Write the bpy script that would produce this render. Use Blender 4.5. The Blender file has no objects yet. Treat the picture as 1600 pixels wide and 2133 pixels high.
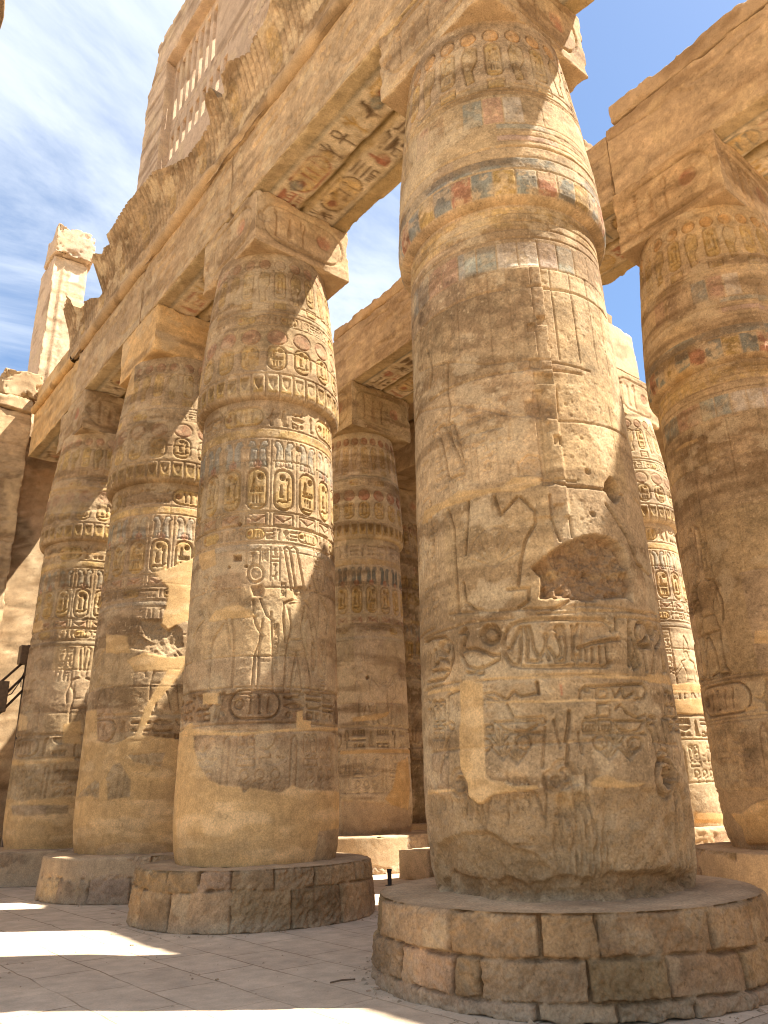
import bpy, math, random
import numpy as np
from mathutils import Vector, Matrix

# ------------------------------------------------------------------ camera, sky, sun, exposure
SC = bpy.context.scene
COL = SC.collection
F, PITCH, ROLL, YAW = 1597.8, 20.418, 1.676, 50.69      # focal length in photo pixels (1600 x 2133), degrees
CAM = np.array([-6.758, -5.587, 1.628])                 # x across the rows (away from the nave), y along the rows, z up
_t, _r, _y = (math.radians(a) for a in (PITCH, ROLL, YAW))
_f0 = np.array([math.cos(_y), math.sin(_y), 0.]); _r0 = np.array([math.sin(_y), -math.cos(_y), 0.])
_fw = _f0 * math.cos(_t) + np.array([0, 0, math.sin(_t)])
_up = -_f0 * math.sin(_t) + np.array([0, 0, math.cos(_t)])
C_R = _r0 * math.cos(_r) - _up * math.sin(_r)
C_U = _r0 * math.sin(_r) + _up * math.cos(_r)
C_F = _fw
cd = bpy.data.cameras.new('camera'); cam = bpy.data.objects.new('camera', cd); COL.objects.link(cam)
cd.sensor_fit = 'HORIZONTAL'; cd.sensor_width = 36.0; cd.lens = 36.0 * F / 1600.0
cd.clip_start = 0.05; cd.clip_end = 8000
M = Matrix.Identity(4)
for i, v in enumerate((C_R, C_U, -C_F, CAM)):
    for j in range(3): M[j][i] = float(v[j])
cam.matrix_world = M
SC.camera = cam

SUN_L = np.array([-1.0, 0.90, -2.08]); SUN_L /= np.linalg.norm(SUN_L)      # direction the light travels
sd = bpy.data.lights.new('sun', 'SUN'); sun = bpy.data.objects.new('sun', sd); COL.objects.link(sun)
sd.energy = 5.0; sd.angle = math.radians(0.5); sd.color = (1.0, 0.945, 0.86)
sun.rotation_euler = Vector(SUN_L).to_track_quat('-Z', 'Y').to_euler(); sun.location = (20, -20, 40)

W = bpy.data.worlds.new('World'); SC.world = W; W.use_nodes = True
nt = W.node_tree; nt.nodes.clear()
def N(tree, typ, **kw):
    n = tree.nodes.new(typ)
    for k, v in kw.items(): setattr(n, k, v)
    return n
out = N(nt, 'ShaderNodeOutputWorld'); bg = N(nt, 'ShaderNodeBackground')
sky = N(nt, 'ShaderNodeTexSky', sky_type='NISHITA', sun_disc=False)
sky.sun_elevation = math.asin(-SUN_L[2]); sky.sun_rotation = math.atan2(-SUN_L[0], -SUN_L[1])
sky.altitude = 100; sky.air_density = 1.0; sky.dust_density = 1.0; sky.ozone_density = 1.0
tc = N(nt, 'ShaderNodeTexCoord'); sx = N(nt, 'ShaderNodeSeparateXYZ'); nt.links.new(tc.outputs['Generated'], sx.inputs[0])
def wmath(op, a, b=None):
    n = N(nt, 'ShaderNodeMath', operation=op)
    for i, v in enumerate((a, b)):
        if v is None: continue
        if hasattr(v, 'is_linked'): nt.links.new(v, n.inputs[i])
        else: n.inputs[i].default_value = v
    return n.outputs[0]
zz = wmath('ADD', wmath('MAXIMUM', sx.outputs[2], 0.0), 0.25)
cx = N(nt, 'ShaderNodeCombineXYZ'); nt.links.new(wmath('DIVIDE', sx.outputs[0], zz), cx.inputs[0]); nt.links.new(wmath('DIVIDE', sx.outputs[1], zz), cx.inputs[1])
def wnoise(scale, rot, sc, detail, rough, dist, loc=(0, 0, 0)):
    mp = N(nt, 'ShaderNodeMapping'); nt.links.new(cx.outputs[0], mp.inputs[0])
    mp.inputs['Rotation'].default_value = (0, 0, math.radians(rot)); mp.inputs['Scale'].default_value = sc; mp.inputs['Location'].default_value = loc
    n = N(nt, 'ShaderNodeTexNoise'); nt.links.new(mp.outputs[0], n.inputs['Vector'])
    n.inputs['Scale'].default_value = scale; n.inputs['Detail'].default_value = detail
    n.inputs['Roughness'].default_value = rough; n.inputs['Distortion'].default_value = dist
    return n.outputs[0]
c1 = wnoise(1.5, 68, (0.55, 1.5, 1), 10, 0.62, 0.7, (10.5606, 1.0406, 0))
c2 = wnoise(0.8, 0, (1, 1, 1), 3, 0.5, 0.2, (7.2705, 8.0604, 0))
cl = wmath('ADD', wmath('MULTIPLY', c1, 0.72), wmath('MULTIPLY', c2, 0.5))
mr = N(nt, 'ShaderNodeMapRange', interpolation_type='SMOOTHSTEP'); nt.links.new(cl, mr.inputs[0])
mr.inputs[1].default_value = 0.55; mr.inputs[2].default_value = 0.73; mr.inputs[3].default_value = 0.18; mr.inputs[4].default_value = 0.88
mx = N(nt, 'ShaderNodeMix', data_type='RGBA'); nt.links.new(mr.outputs[0], mx.inputs[0])
hs_ = N(nt, 'ShaderNodeHueSaturation'); hs_.inputs['Saturation'].default_value = 1.4; hs_.inputs['Value'].default_value = 1.3; nt.links.new(sky.outputs[0], hs_.inputs['Color'])
nt.links.new(hs_.outputs[0], mx.inputs[6]); mx.inputs[7].default_value = (6.6, 7.1, 7.8, 1)
nt.links.new(mx.outputs[2], bg.inputs[0]); bg.inputs[1].default_value = 0.05
nt.links.new(bg.outputs[0], out.inputs[0])
SC.view_settings.view_transform = 'Standard'; SC.view_settings.look = 'None'
SC.view_settings.gamma = 1.0; SC.view_settings.use_curve_mapping = False
SC.view_settings.exposure = 1.76
SC.cycles.use_denoising = True; SC.cycles.pixel_filter_type = 'BLACKMAN_HARRIS'; SC.cycles.filter_width = 1.1
SC.cycles.max_bounces = 8; SC.cycles.diffuse_bounces = 5; SC.cycles.glossy_bounces = 1

# ------------------------------------------------------------------ photo pixel -> place in the scene
def ray(x, y):
    d = C_R * (x - 800.0) - C_U * (y - 1066.5) + C_F * F
    return d / np.linalg.norm(d)
def at(x, y, axis, val):
    d = ray(x, y); return CAM + d * ((val - CAM[axis]) / d[axis])

# ------------------------------------------------------------------ noise
_rs = np.random.RandomState(11)
TAB = _rs.rand(256, 256).astype(np.float32)
PERM = _rs.permutation(4096)
RND = _rs.rand(4096).astype(np.float32)
def vn2(U, V, seed=0):
    U = U + seed * 17.37 + 1000.; V = V + seed * 5.91 + 1000.
    iu = np.floor(U).astype(np.int64); iv = np.floor(V).astype(np.int64)
    fu = (U - iu).astype(np.float32); fv = (V - iv).astype(np.float32)
    fu = fu * fu * (3 - 2 * fu); fv = fv * fv * (3 - 2 * fv)
    a, b, c, d = iu & 255, (iu + 1) & 255, iv & 255, (iv + 1) & 255
    return (TAB[a, c] * (1 - fu) + TAB[b, c] * fu) * (1 - fv) + (TAB[a, d] * (1 - fu) + TAB[b, d] * fu) * fv
def fbm2(U, V, s, o=4, seed=0, g=0.5):
    r = 0; a = 1; t = 0
    for k in range(o):
        r = r + a * vn2(U * s, V * s, seed + k * 3); t += a; a *= g; s *= 2.03
    return r / t
def vn3(P, seed=0):
    P = P + 500.37 + seed * 13.7
    i = np.floor(P).astype(np.int64); f = P - i; f = f * f * (3 - 2 * f)
    def h(a, b, c): return RND[PERM[(PERM[(PERM[a & 4095] + b) & 4095] + c) & 4095]]
    x, y, z = i[..., 0], i[..., 1], i[..., 2]; fx, fy, fz = f[..., 0], f[..., 1], f[..., 2]
    def l(a, b, t): return a + (b - a) * t
    return l(l(l(h(x, y, z), h(x + 1, y, z), fx), l(h(x, y + 1, z), h(x + 1, y + 1, z), fx), fy),
             l(l(h(x, y, z + 1), h(x + 1, y, z + 1), fx), l(h(x, y + 1, z + 1), h(x + 1, y + 1, z + 1), fx), fy), fz)
def fbm3(P, s, o=3, seed=0):
    r = 0; a = 1; t = 0
    for k in range(o):
        r = r + a * vn3(P * s, seed + k); t += a; a *= 0.5; s *= 2.07
    return r / t
def sstep(x, a, b):
    t = np.clip((x - a) / (b - a), 0, 1); return t * t * (3 - 2 * t)

# ------------------------------------------------------------------ stone tones (albedo)
STONE = np.array([.395, .270, .147], np.float32)
DARK = np.array([.145, .086, .040], np.float32)
PALE = np.array([.53, .395, .23], np.float32)
PLASTER = np.array([.56, .355, .155], np.float32)
RED = np.array([.31, .125, .07], np.float32)
OCHRE = np.array([.42, .265, .085], np.float32)
BLUE = np.array([.185, .198, .168], np.float32)
CREAM = np.array([.55, .44, .29], np.float32)

# ------------------------------------------------------------------ relief canvas: carved depth, damage, colour
class Canvas:
    def __init__(s, u0, u1, v0, v1, res, seed=0, tone=STONE):
        s.u0, s.v0, s.res = u0, v0, res
        s.nu, s.nv = int(round((u1 - u0) / res)) + 1, int(round((v1 - v0) / res)) + 1
        s.u1, s.v1 = u0 + (s.nu - 1) * res, v0 + (s.nv - 1) * res
        s.D = np.zeros((s.nv, s.nu), np.float32); s.E = np.zeros_like(s.D); s.PL = np.zeros_like(s.D)
        s.G = np.ones_like(s.D)
        s.C = np.empty((s.nv, s.nu, 3), np.float32); s.C[:] = tone
        s.rng = random.Random(seed); s.seed = seed
        s.U, s.V = np.meshgrid((u0 + np.arange(s.nu) * res).astype(np.float32), (v0 + np.arange(s.nv) * res).astype(np.float32))
    def win(s, a, b, c, d, pad=0.0):
        i0 = max(0, int((a - pad - s.u0) / s.res)); i1 = min(s.nu, int((b + pad - s.u0) / s.res) + 2)
        j0 = max(0, int((c - pad - s.v0) / s.res)); j1 = min(s.nv, int((d + pad - s.v0) / s.res) + 2)
        if i1 - i0 < 1 or j1 - j0 < 1: return None
        return (slice(j0, j1), slice(i0, i1))
    @staticmethod
    def dist(U, V, pts, closed=False):
        P = list(pts) + ([pts[0]] if closed else [])
        best = np.full(U.shape, 1e9, np.float32)
        for (ax, ay), (bx, by) in zip(P[:-1], P[1:]):
            dx, dy = bx - ax, by - ay; L = dx * dx + dy * dy + 1e-12
            t = np.clip(((U - ax) * dx + (V - ay) * dy) / L, 0, 1)
            best = np.minimum(best, (U - ax - t * dx) ** 2 + (V - ay - t * dy) ** 2)
        return np.sqrt(best)
    @staticmethod
    def inside(U, V, pts):
        m = np.zeros(U.shape, bool); n = len(pts)
        for i in range(n):
            (ax, ay), (bx, by) = pts[i], pts[(i + 1) % n]
            if ay == by: continue
            c = ((ay > V) != (by > V)) & (U < (bx - ax) * (V - ay) / (by - ay) + ax); m ^= c
        return m
    def sd(s, w, pts):
        U, V = s.U[w], s.V[w]; d = s.dist(U, V, pts, True); return np.where(s.inside(U, V, pts), d, -d)
    def box(s, pts, pad):
        a = np.asarray(pts, float); return s.win(a[:, 0].min(), a[:, 0].max(), a[:, 1].min(), a[:, 1].max(), pad)
    def stroke(s, pts, w, depth, col=None, ca=0.6, closed=False, dmg=False):
        w = max(w, 1.3 * s.res); k = s.box(pts, w + 2 * s.res)
        if k is None: return
        d = s.dist(s.U[k], s.V[k], pts, closed); m = 1 - sstep(d, w * .5 - .55 * s.res, w * .5 + .55 * s.res)
        A = s.E if dmg else s.D; A[k] = np.maximum(A[k], m * depth)
        if col is not None: s.C[k] += (col - s.C[k]) * (m * ca)[..., None]
    def area(s, pts, depth, edge=.03, col=None, ca=.7, flat=.45, dmg=False):
        k = s.box(pts, 3 * s.res)
        if k is None: return
        d = s.sd(k, pts); m = sstep(d, -.6 * s.res, .6 * s.res)
        A = s.E if dmg else s.D
        A[k] = np.maximum(A[k], m * depth * (flat + (1 - flat) * np.exp(-np.maximum(d, 0) / edge)))
        if col is not None: s.C[k] += (col - s.C[k]) * (m * ca)[..., None]
    def paint(s, pts, col, a=.7, worn=.5, soft=.0):
        k = s.box(pts, 3 * s.res + soft)
        if k is None: return
        U, V = s.U[k], s.V[k]; d = s.sd(k, pts)
        n = fbm2(U, V, 9., 5, s.seed + 5, .6)
        m = sstep(d, -.6 * s.res - soft, .6 * s.res + soft) * a * (1 - worn * (.45 * sstep(n, .42, .62) + .75 * sstep(n, .515, .545)))
        s.C[k] += (np.asarray(col, np.float32) - s.C[k]) * m[..., None]
    def plaster(s, pts, col=PLASTER, jag=.05, level=.004, islands=()):
        k = s.box(pts, jag * 2 + 3 * s.res)
        if k is None: return
        U, V = s.U[k], s.V[k]; d = s.sd(k, pts)
        for q in islands: d = np.minimum(d, -s.sd(k, q))
        d = d + (fbm2(U, V, 5., 4, s.seed + 9) - .5) * 2 * jag + (vn2(U * 28, V * 28, s.seed) - .5) * jag * .5
        m = sstep(d, -.7 * s.res, .7 * s.res)
        s.PL[k] = np.maximum(s.PL[k], m)
        rim = np.exp(-np.abs(d) / .012) * .010
        s.E[k] = s.E[k] * (1 - m) + m * level + np.where(d < 0, rim, rim * .3)
        t = col * (.86 + .28 * fbm2(U, V, 2.2, 3, s.seed + 4))[..., None]
        t = t + (np.array([.10, .085, .06], np.float32)) * sstep(fbm2(U * .7, V * 2., 3., 3, s.seed + 31), .52, .75)[..., None]
        t = t * (1 - .22 * (np.abs(fbm2(U, V, 1.7, 4, s.seed + 33) - .5) < .005))[..., None] * (1 + .25 * (fbm2(U, V, 15., 3, s.seed + 35) - .5))[..., None]
        s.C[k] += (t - s.C[k]) * m[..., None]
        s.G[k] = s.G[k] * (1 - m) + .22 * m
    def erode(s, pts, depth, jag=.06, sc=6., col=None, ca=.6, rough=1.8, edge=.05, bumps=1.0):
        k = s.box(pts, jag * 2 + 3 * s.res)
        if k is None: return
        U, V = s.U[k], s.V[k]
        d = s.sd(k, pts) + (fbm2(U, V, 4., 4, s.seed + 19) - .5) * 2 * jag
        m = sstep(d, 0, edge)
        n = fbm2(U, V, sc, 5, s.seed + 23, .6)
        s.E[k] = np.maximum(s.E[k], m * depth * (1 + bumps * (n - .5) * 1.8))
        s.PL[k] = np.maximum(s.PL[k], m * .85)
        s.G[k] = s.G[k] * (1 - m) + rough * m
        if col is not None: s.C[k] += (np.asarray(col, np.float32) * (.7 + .6 * n)[..., None] - s.C[k]) * (m * ca)[..., None]
    def hole(s, u, v, r, depth, ry=None):
        ry = ry or r; k = s.win(u - r, u + r, v - ry, v + ry, 3 * s.res)
        if k is None: return
        q = np.sqrt(((s.U[k] - u) / r) ** 2 + ((s.V[k] - v) / ry) ** 2); q = q + (fbm2(s.U[k], s.V[k], 14, 2, s.seed) - .5) * .35
        s.E[k] = np.maximum(s.E[k], (1 - sstep(q, .8, 1.1)) * depth)
    def drum_tone(s, drums, keep):
        if not drums: return
        ed = [-9.] + list(drums) + [99.]
        for z0, z1 in zip(ed[:-1], ed[1:]):
            m = (s.V >= z0) & (s.V < z1); u = -4.3
            while u < 4.3:
                w = s.rng.uniform(.9, 2.2); k = s.rng.uniform(.86, 1.13); b = s.rng.uniform(.93, 1.04)
                q = m & (s.U >= u) & (s.U < u + w); s.C[q] *= (1 + (np.array([k, k, k * b], np.float32) - 1) * keep[q][:, None]); u += w
    # ---- finish: weather the carving, mottle the colour, settle the depth
    def finish(s, fade=.55, drums=None, streak=1.0, mottle=1.0, grain=.0035):
        U, V = s.U, s.V
        w = 1 - fade * sstep(fbm2(U, V, 1.1, 4, s.seed + 41), .46, .66)
        big = fbm2(U, V, .55, 4, s.seed + 51); mid = fbm2(U, V * 1.7, 2.6, 5, s.seed + 61); st = fbm2(U * .35, V * 2.6, 1.5, 4, s.seed + 71)
        fine = fbm2(U, V, 17., 3, s.seed + 75)
        keep = (1 - .75 * s.PL)
        s.drum_tone(drums, keep)
        t = 1 + mottle * keep * ((big - .5) * .6 + (mid - .5) * .8 + (fine - .5) * .55)
        s.C *= t[..., None]
        strata = vn2(U * .9 + 3 * vn2(U * .5, V * .7, s.seed), V * 27, s.seed + 76) * .6 + vn2(U * 1.7, V * 61, s.seed + 77) * .4
        t = t * (1 + .30 * mottle * keep * (strata - .5) * sstep(fbm2(U, V, 1.2, 3, s.seed + 78), .38, .6))
        crust = sstep(fbm2(U, V * 1.3, 2.1, 6, s.seed + 79, .58), .515, .535) * keep * mottle; t = t * (1 - .20 * crust); s.E += .003 * (1 - crust) * keep
        run = sstep(fbm2(U * 5., V * .45, 1.3, 4, s.seed + 83), .55, .66) * keep * mottle; t = t * (1 - .16 * run)
        dk = sstep(st, .52, .70) * .62 * streak * keep; s.C += (DARK * 1.25 - s.C) * dk[..., None]
        fq = fbm2(U, V * 1.4, 1.9, 6, s.seed + 81, .6); pl = (sstep(fq, .55, .70) * .35 + sstep(fq, .575, .592) * .30) * keep * mottle; s.E += .004 * sstep(fq, .575, .592) * keep; s.C += (PALE - s.C) * pl[..., None]
        sp = (vn2(U * 40, V * 40, s.seed + 3) > .93) * .35 * keep; s.C += (PALE * 1.15 - s.C) * sp[..., None]
        if drums:
            for kk, z in enumerate(drums):
                zz_ = z + (fbm2(U * 1.0, V * 0, 1.3, 2, s.seed + kk) - .5) * .05
                d = np.abs(V - zz_); g = np.exp(-(d / .011) ** 2) * keep
                s.E += g * .024 * (vn2(U * 3, V * 0, s.seed + kk) > .3)
                s.C *= (1 + ((kk * 37 % 11) / 11. - .5) * .16 * sstep(V - zz_, 0, .02))[..., None]
            for kk, z in enumerate(drums):
                for _ in range(3):
                    u = s.rng.uniform(-2.2, 2.2); h = 1.02
                    s.stroke([(u, z), (u + .02, z + h * .5), (u + .01, z + h)], .014, .012, dmg=True)
        s.D = s.D * w * 1.9 * (1 - s.PL) + s.E
        s.D += grain * 2.2 * (fbm2(U, V, 11., 5, s.seed + 91, .65) - .5) * 2 * s.G + .008 * (fbm2(U, V, 1.6, 3, s.seed + 95) - .5) * keep
        f2 = fbm2(U, V, 46., 2, s.seed + 101, .7); s.C *= (1 + mottle * keep * .5 * (f2 - .5))[..., None]
        pit = (vn2(U * 30 + 9, V * 38, s.seed + 103) > .90) & (fbm2(U, V, 3., 3, s.seed + 104) > .50); s.E += .006 * pit * keep; s.D += .006 * pit * keep; s.C *= (1 - .22 * pit * keep)[..., None]
        chip = (vn2(U * 21 + 5, V * 26, s.seed + 105) > .91) & (fbm2(U, V, 2.3, 4, s.seed + 106) > .5); s.C += (PALE * 1.1 - s.C) * (.5 * chip * keep)[..., None]
        np.clip(s.C, .02, .85, out=s.C)
    def sample(s, A, u, v):
        x = np.clip((u - s.u0) / s.res, 0, s.nu - 1.001); y = np.clip((v - s.v0) / s.res, 0, s.nv - 1.001)
        i = x.astype(int); j = y.astype(int); fx = (x - i).astype(np.float32); fy = (y - j).astype(np.float32)
        if A.ndim == 3: fx, fy = fx[..., None], fy[..., None]
        return (A[j, i] * (1 - fx) + A[j, i + 1] * fx) * (1 - fy) + (A[j + 1, i] * (1 - fx) + A[j + 1, i + 1] * fx) * fy
    def rgba(s, u, v):
        c = s.sample(s.C, u, v); g = s.sample(s.G, u, v)
        return np.concatenate([c, g[..., None]], -1)

def ell(cx, cy, rx, ry=None, n=20, a0=0, a1=2 * math.pi):
    ry = ry or rx
    full = abs(a1 - a0 - 2 * math.pi) < 1e-6
    return [(cx + rx * math.cos(a0 + (a1 - a0) * i / (n if full else n - 1)), cy + ry * math.sin(a0 + (a1 - a0) * i / (n if full else n - 1))) for i in range(n)]
def rrect(u0, u1, v0, v1, r):
    r = min(r, (u1 - u0) / 2, (v1 - v0) / 2); o = []
    for cx_, cy_, a in ((u1 - r, v1 - r, 0), (u0 + r, v1 - r, 90), (u0 + r, v0 + r, 180), (u1 - r, v0 + r, 270)):
        o += [(cx_ + r * math.cos(math.radians(a + q)), cy_ + r * math.sin(math.radians(a + q))) for q in (0, 22, 45, 68, 90)]
    return o
def rect(u0, u1, v0, v1): return [(u0, v0), (u1, v0), (u1, v1), (u0, v1)]

# ------------------------------------------------------------------ hieroglyphs in a unit box: l line, f sunk shape, d disc, o ring
GL = {
 'ankh': [('o', .5, .76, .2, .23), ('l', [(.5, .54), (.5, 0)]), ('l', [(.18, .46), (.82, .46)])],
 'reed': [('f', [(.36, 0), (.48, 0), (.5, .45), (.72, .95), (.6, 1), (.36, .7)])],
 'was': [('l', [(.3, 1), (.55, .92), (.5, .1), (.4, 0)]), ('l', [(.5, .1), (.62, 0)]), ('l', [(.3, 1), (.22, .88)])],
 'feather': [('f', [(.4, 0), (.5, 0), (.55, .5), (.8, .9), (.62, 1), (.36, .85)])],
 'seat': [('f', [(.3, 0), (.85, 0), (.85, .1), (.62, .14), (.66, .4), (.6, .62), (.62, .8), (.5, .9), (.38, .78), (.4, .6), (.28, .4)])],
 'bird': [('f', [(.02, .42), (.3, .4), (.55, .62), (.62, .9), (.74, .97), (.95, .88), (.78, .84), (.78, .62), (.66, .34), (.42, .24), (.2, .3)]), ('l', [(.48, .25), (.45, .02), (.62, .02)]), ('l', [(.58, .28), (.57, .02)])],
 'bee': [('f', [(.1, .1), (.5, .32), (.85, .4), (.9, .55), (.6, .55), (.3, .4)]), ('f', [(.5, .5), (.3, 1), (.15, .9), (.42, .5)]), ('f', [(.55, .5), (.65, .95), (.5, .98)]), ('l', [(.55, .35), (.6, .05)]), ('l', [(.75, .4), (.85, .1)])],
 'sedge': [('l', [(.5, 0), (.5, .75), (.62, 1)]), ('l', [(.5, .5), (.2, .85), (.1, .7)]), ('l', [(.5, .4), (.85, .75)]), ('l', [(.3, .05), (.7, .05)])],
 'scarab': [('f', ell(.5, .42, .26, .34, 12)), ('o', .5, .82, .16, .12), ('l', [(.25, .55), (.05, .75)]), ('l', [(.75, .55), (.95, .75)]), ('l', [(.25, .25), (.08, .05)]), ('l', [(.75, .25), (.92, .05)])],
 'crook': [('l', [(.3, .75), (.32, .95), (.6, .98), (.66, .8), (.45, .5), (.5, 0)])],
 'flail': [('l', [(.5, 0), (.5, 1)]), ('l', [(.3, 1), (.7, 1)]), ('l', [(.3, .85), (.7, .85)]), ('l', [(.35, 0), (.65, 0)])],
 'water': [('l', [(0, .4), (.1, .65), (.2, .35), (.3, .65), (.4, .35), (.5, .65), (.6, .35), (.7, .65), (.8, .35), (.9, .65), (1, .4)])],
 'bar': [('l', [(0, .5), (1, .5)])],
 'bars': [('l', [(0, .8), (1, .8)]), ('l', [(0, .25), (1, .25)])],
 'neb': [('f', [(0, .9), (1, .9), (.92, .5), (.7, .15), (.5, .08), (.3, .15), (.08, .5)])],
 'snake': [('l', [(0, .3), (.2, .55), (.4, .3), (.6, .45), (.8, .4), (.85, .8), (1, .85)])],
 'viper': [('l', [(.05, .35), (.3, .25), (.5, .45), (.75, .35), (.8, .75), (.98, .7)]), ('l', [(.8, .75), (.86, 1)])],
 'mouth': [('f', [(0, .5), (.25, .78), (.5, .85), (.75, .78), (1, .5), (.75, .25), (.5, .18), (.25, .25)])],
 'board': [('f', [(0, .15), (1, .15), (1, .55), (0, .55)])] + [('l', [(x, .55), (x, .95)]) for x in (.08, .28, .5, .72, .92)],
 'arm': [('l', [(0, .75), (.12, .35), (.75, .4), (1, .6)]), ('l', [(.75, .4), (1, .35)])],
 'loaf': [('f', [(.1, .15), (.9, .15), (.85, .55), (.65, .82), (.5, .88), (.35, .82), (.15, .55)])],
 'disc': [('d', .5, .5, .4)],
 'ring': [('o', .5, .5, .38, .38)],
 'stool': [('f', [(.15, .12), (.85, .12), (.85, .88), (.15, .88)])],
 'three': [('l', [(.15, .1), (.15, .9)]), ('l', [(.5, .1), (.5, .9)]), ('l', [(.85, .1), (.85, .9)])],
 'house': [('l', [(.35, .1), (.1, .1), (.1, .9), (.9, .9), (.9, .1), (.65, .1)])],
 'hill': [('f', [(0, .1), (1, .1), (1, .6), (.75, .85), (.5, .4), (.25, .85), (0, .6)])],
 'pot': [('f', [(.25, .1), (.75, .1), (.9, .6), (.65, .8), (.65, .95), (.35, .95), (.35, .8), (.1, .6)])],
}
TALL = ['ankh', 'reed', 'was', 'feather', 'seat', 'bird', 'bee', 'sedge', 'scarab', 'crook', 'flail', 'seat', 'bird']
FLAT = ['water', 'bars', 'neb', 'snake', 'mouth', 'board', 'arm', 'viper', 'bar', 'neb']
SMALL = ['loaf', 'disc', 'stool', 'three', 'pot', 'loaf', 'house', 'ring', 'hill']
def glyph(cv, name, u, v, w, h, depth, sw=None, col=None, ca=.6, flip=False):
    sw = sw or max(.014, .10 * min(w, h))
    def T(p): return (u + (1 - p[0] if flip else p[0]) * w, v + p[1] * h)
    for g in GL[name]:
        if g[0] == 'l': cv.stroke([T(p) for p in g[1]], sw, depth, col, ca)
        elif g[0] == 'f': cv.area([T(p) for p in g[1]], depth, max(.018, sw), col, ca)
        elif g[0] == 'd':
            r = g[3] * min(w, h); c = T((g[1], g[2])); cv.area(ell(c[0], c[1], r, r, 16), depth * 1.2, max(.018, r * .3), col, ca, .3)
        else: cv.stroke(ell(*T((g[1], g[2])), g[3] * w, g[4] * h, 14), sw, depth, col, ca, True)
def cart_fill(cv, u0, u1, v0, v1, depth, col=None, ca=.5):
    r = cv.rng; w, h = u1 - u0, v1 - v0; a = r.random() < .5
    glyph(cv, 'disc', u0 + w * (.2 if a else .5), v0 + h * .74, w * .42, h * .2, depth * 1.3, col=col, ca=ca)
    if a:
        glyph(cv, 'crook', u0 + w * .55, v0 + h * .28, w * .4, h * .55, depth, col=col, ca=ca)
        glyph(cv, 'seat', u0 + w * .1, v0 + h * .3, w * .45, h * .38, depth, col=col, ca=ca)
        glyph(cv, 'snake', u0 + w * .1, v0 + h * .12, w * .8, h * .16, depth, col=col, ca=ca)
    else:
        glyph(cv, 'seat', u0 + w * .08, v0 + h * .5, w * .45, h * .36, depth, col=col, ca=ca)
        glyph(cv, 'board', u0 + w * .1, v0 + h * .4, w * .8, h * .14, depth, col=col, ca=ca)
        glyph(cv, 'three', u0 + w * .22, v0 + h * .14, w * .56, h * .22, depth, col=col, ca=ca)
        cv.stroke([(u0 + w * .15, v0 + h * .08), (u1 - w * .15, v0 + h * .08)], .016, depth, col, ca)
def text_row(cv, u0, u1, v0, v1, depth, col=None, ca=.5, cart=True, big=False, ccol=None, pal=None):
    r = cv.rng; col0 = col; h = v1 - v0; u = u0; g = h * .12; last = 0
    while u < u1:
        k = r.random(); last += 1; col = r.choice(pal) if pal else col0
        if cart and last > 3 and k < .4:
            w = h * r.uniform(1.7, 2.3); p = rrect(u, u + w, v0 + .04 * h, v1 - .04 * h, h * .46)
            if ccol is not None: cv.paint(p, ccol, .7, .5)
            cv.stroke(p, h * .06, depth, col, ca, True)
            x = u + h * .25
            glyph(cv, 'disc', x - h * .12, v0 + h * .3, h * .42, h * .42, depth * 1.2, col=RED if ccol is not None else col, ca=ca); x += h * .34
            while x < u + w - h * .45:
                n = r.choice(['reed', 'seat', 'crook', 'flail', 'feather']); glyph(cv, n, x, v0 + h * .2, h * .3, h * .6, depth, col=col, ca=ca); x += h * .32
            last = 0
        elif k < .62:
            w = h * r.uniform(.45, .62); glyph(cv, r.choice(TALL), u, v0 + h * .04, w, h * .92, depth, h * .07, col, ca, r.random() < .3)
        else:
            w = h * r.uniform(.6, .85)
            glyph(cv, r.choice(FLAT), u, v0 + h * .6, w, h * .34, depth, h * .075, col, ca)
            if r.random() < .5: glyph(cv, r.choice(FLAT), u, v0 + h * .3, w, h * .28, depth, h * .07, col, ca)
            for q in range(2): glyph(cv, r.choice(SMALL), u + q * w * .5, v0 + h * .03, w * .46, h * .25, depth, h * .06, col, ca)
        u += w + g
def text_col(cv, u0, u1, v0, v1, depth, frame=True, col=None, ca=.5):
    r = cv.rng; w = u1 - u0; v = v1
    if frame:
        for u in (u0 - w * .12, u1 + w * .12): cv.stroke([(u, v0), (u, v1)], .014, depth * .8)
    while v > v0 + w * .5:
        k = r.random()
        if k < .35: h = w * .42; glyph(cv, r.choice(FLAT), u0, v - h, w, h, depth, w * .085, col, ca)
        elif k < .65:
            h = w * .5
            for q in range(2): glyph(cv, r.choice(SMALL), u0 + q * w * .5, v - h, w * .46, h, depth, w * .075, col, ca)
        else: h = w * .95; glyph(cv, r.choice(TALL), u0 + w * .1, v - h, w * .8, h, depth, w * .085, col, ca)
        v -= h + w * .1
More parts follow.
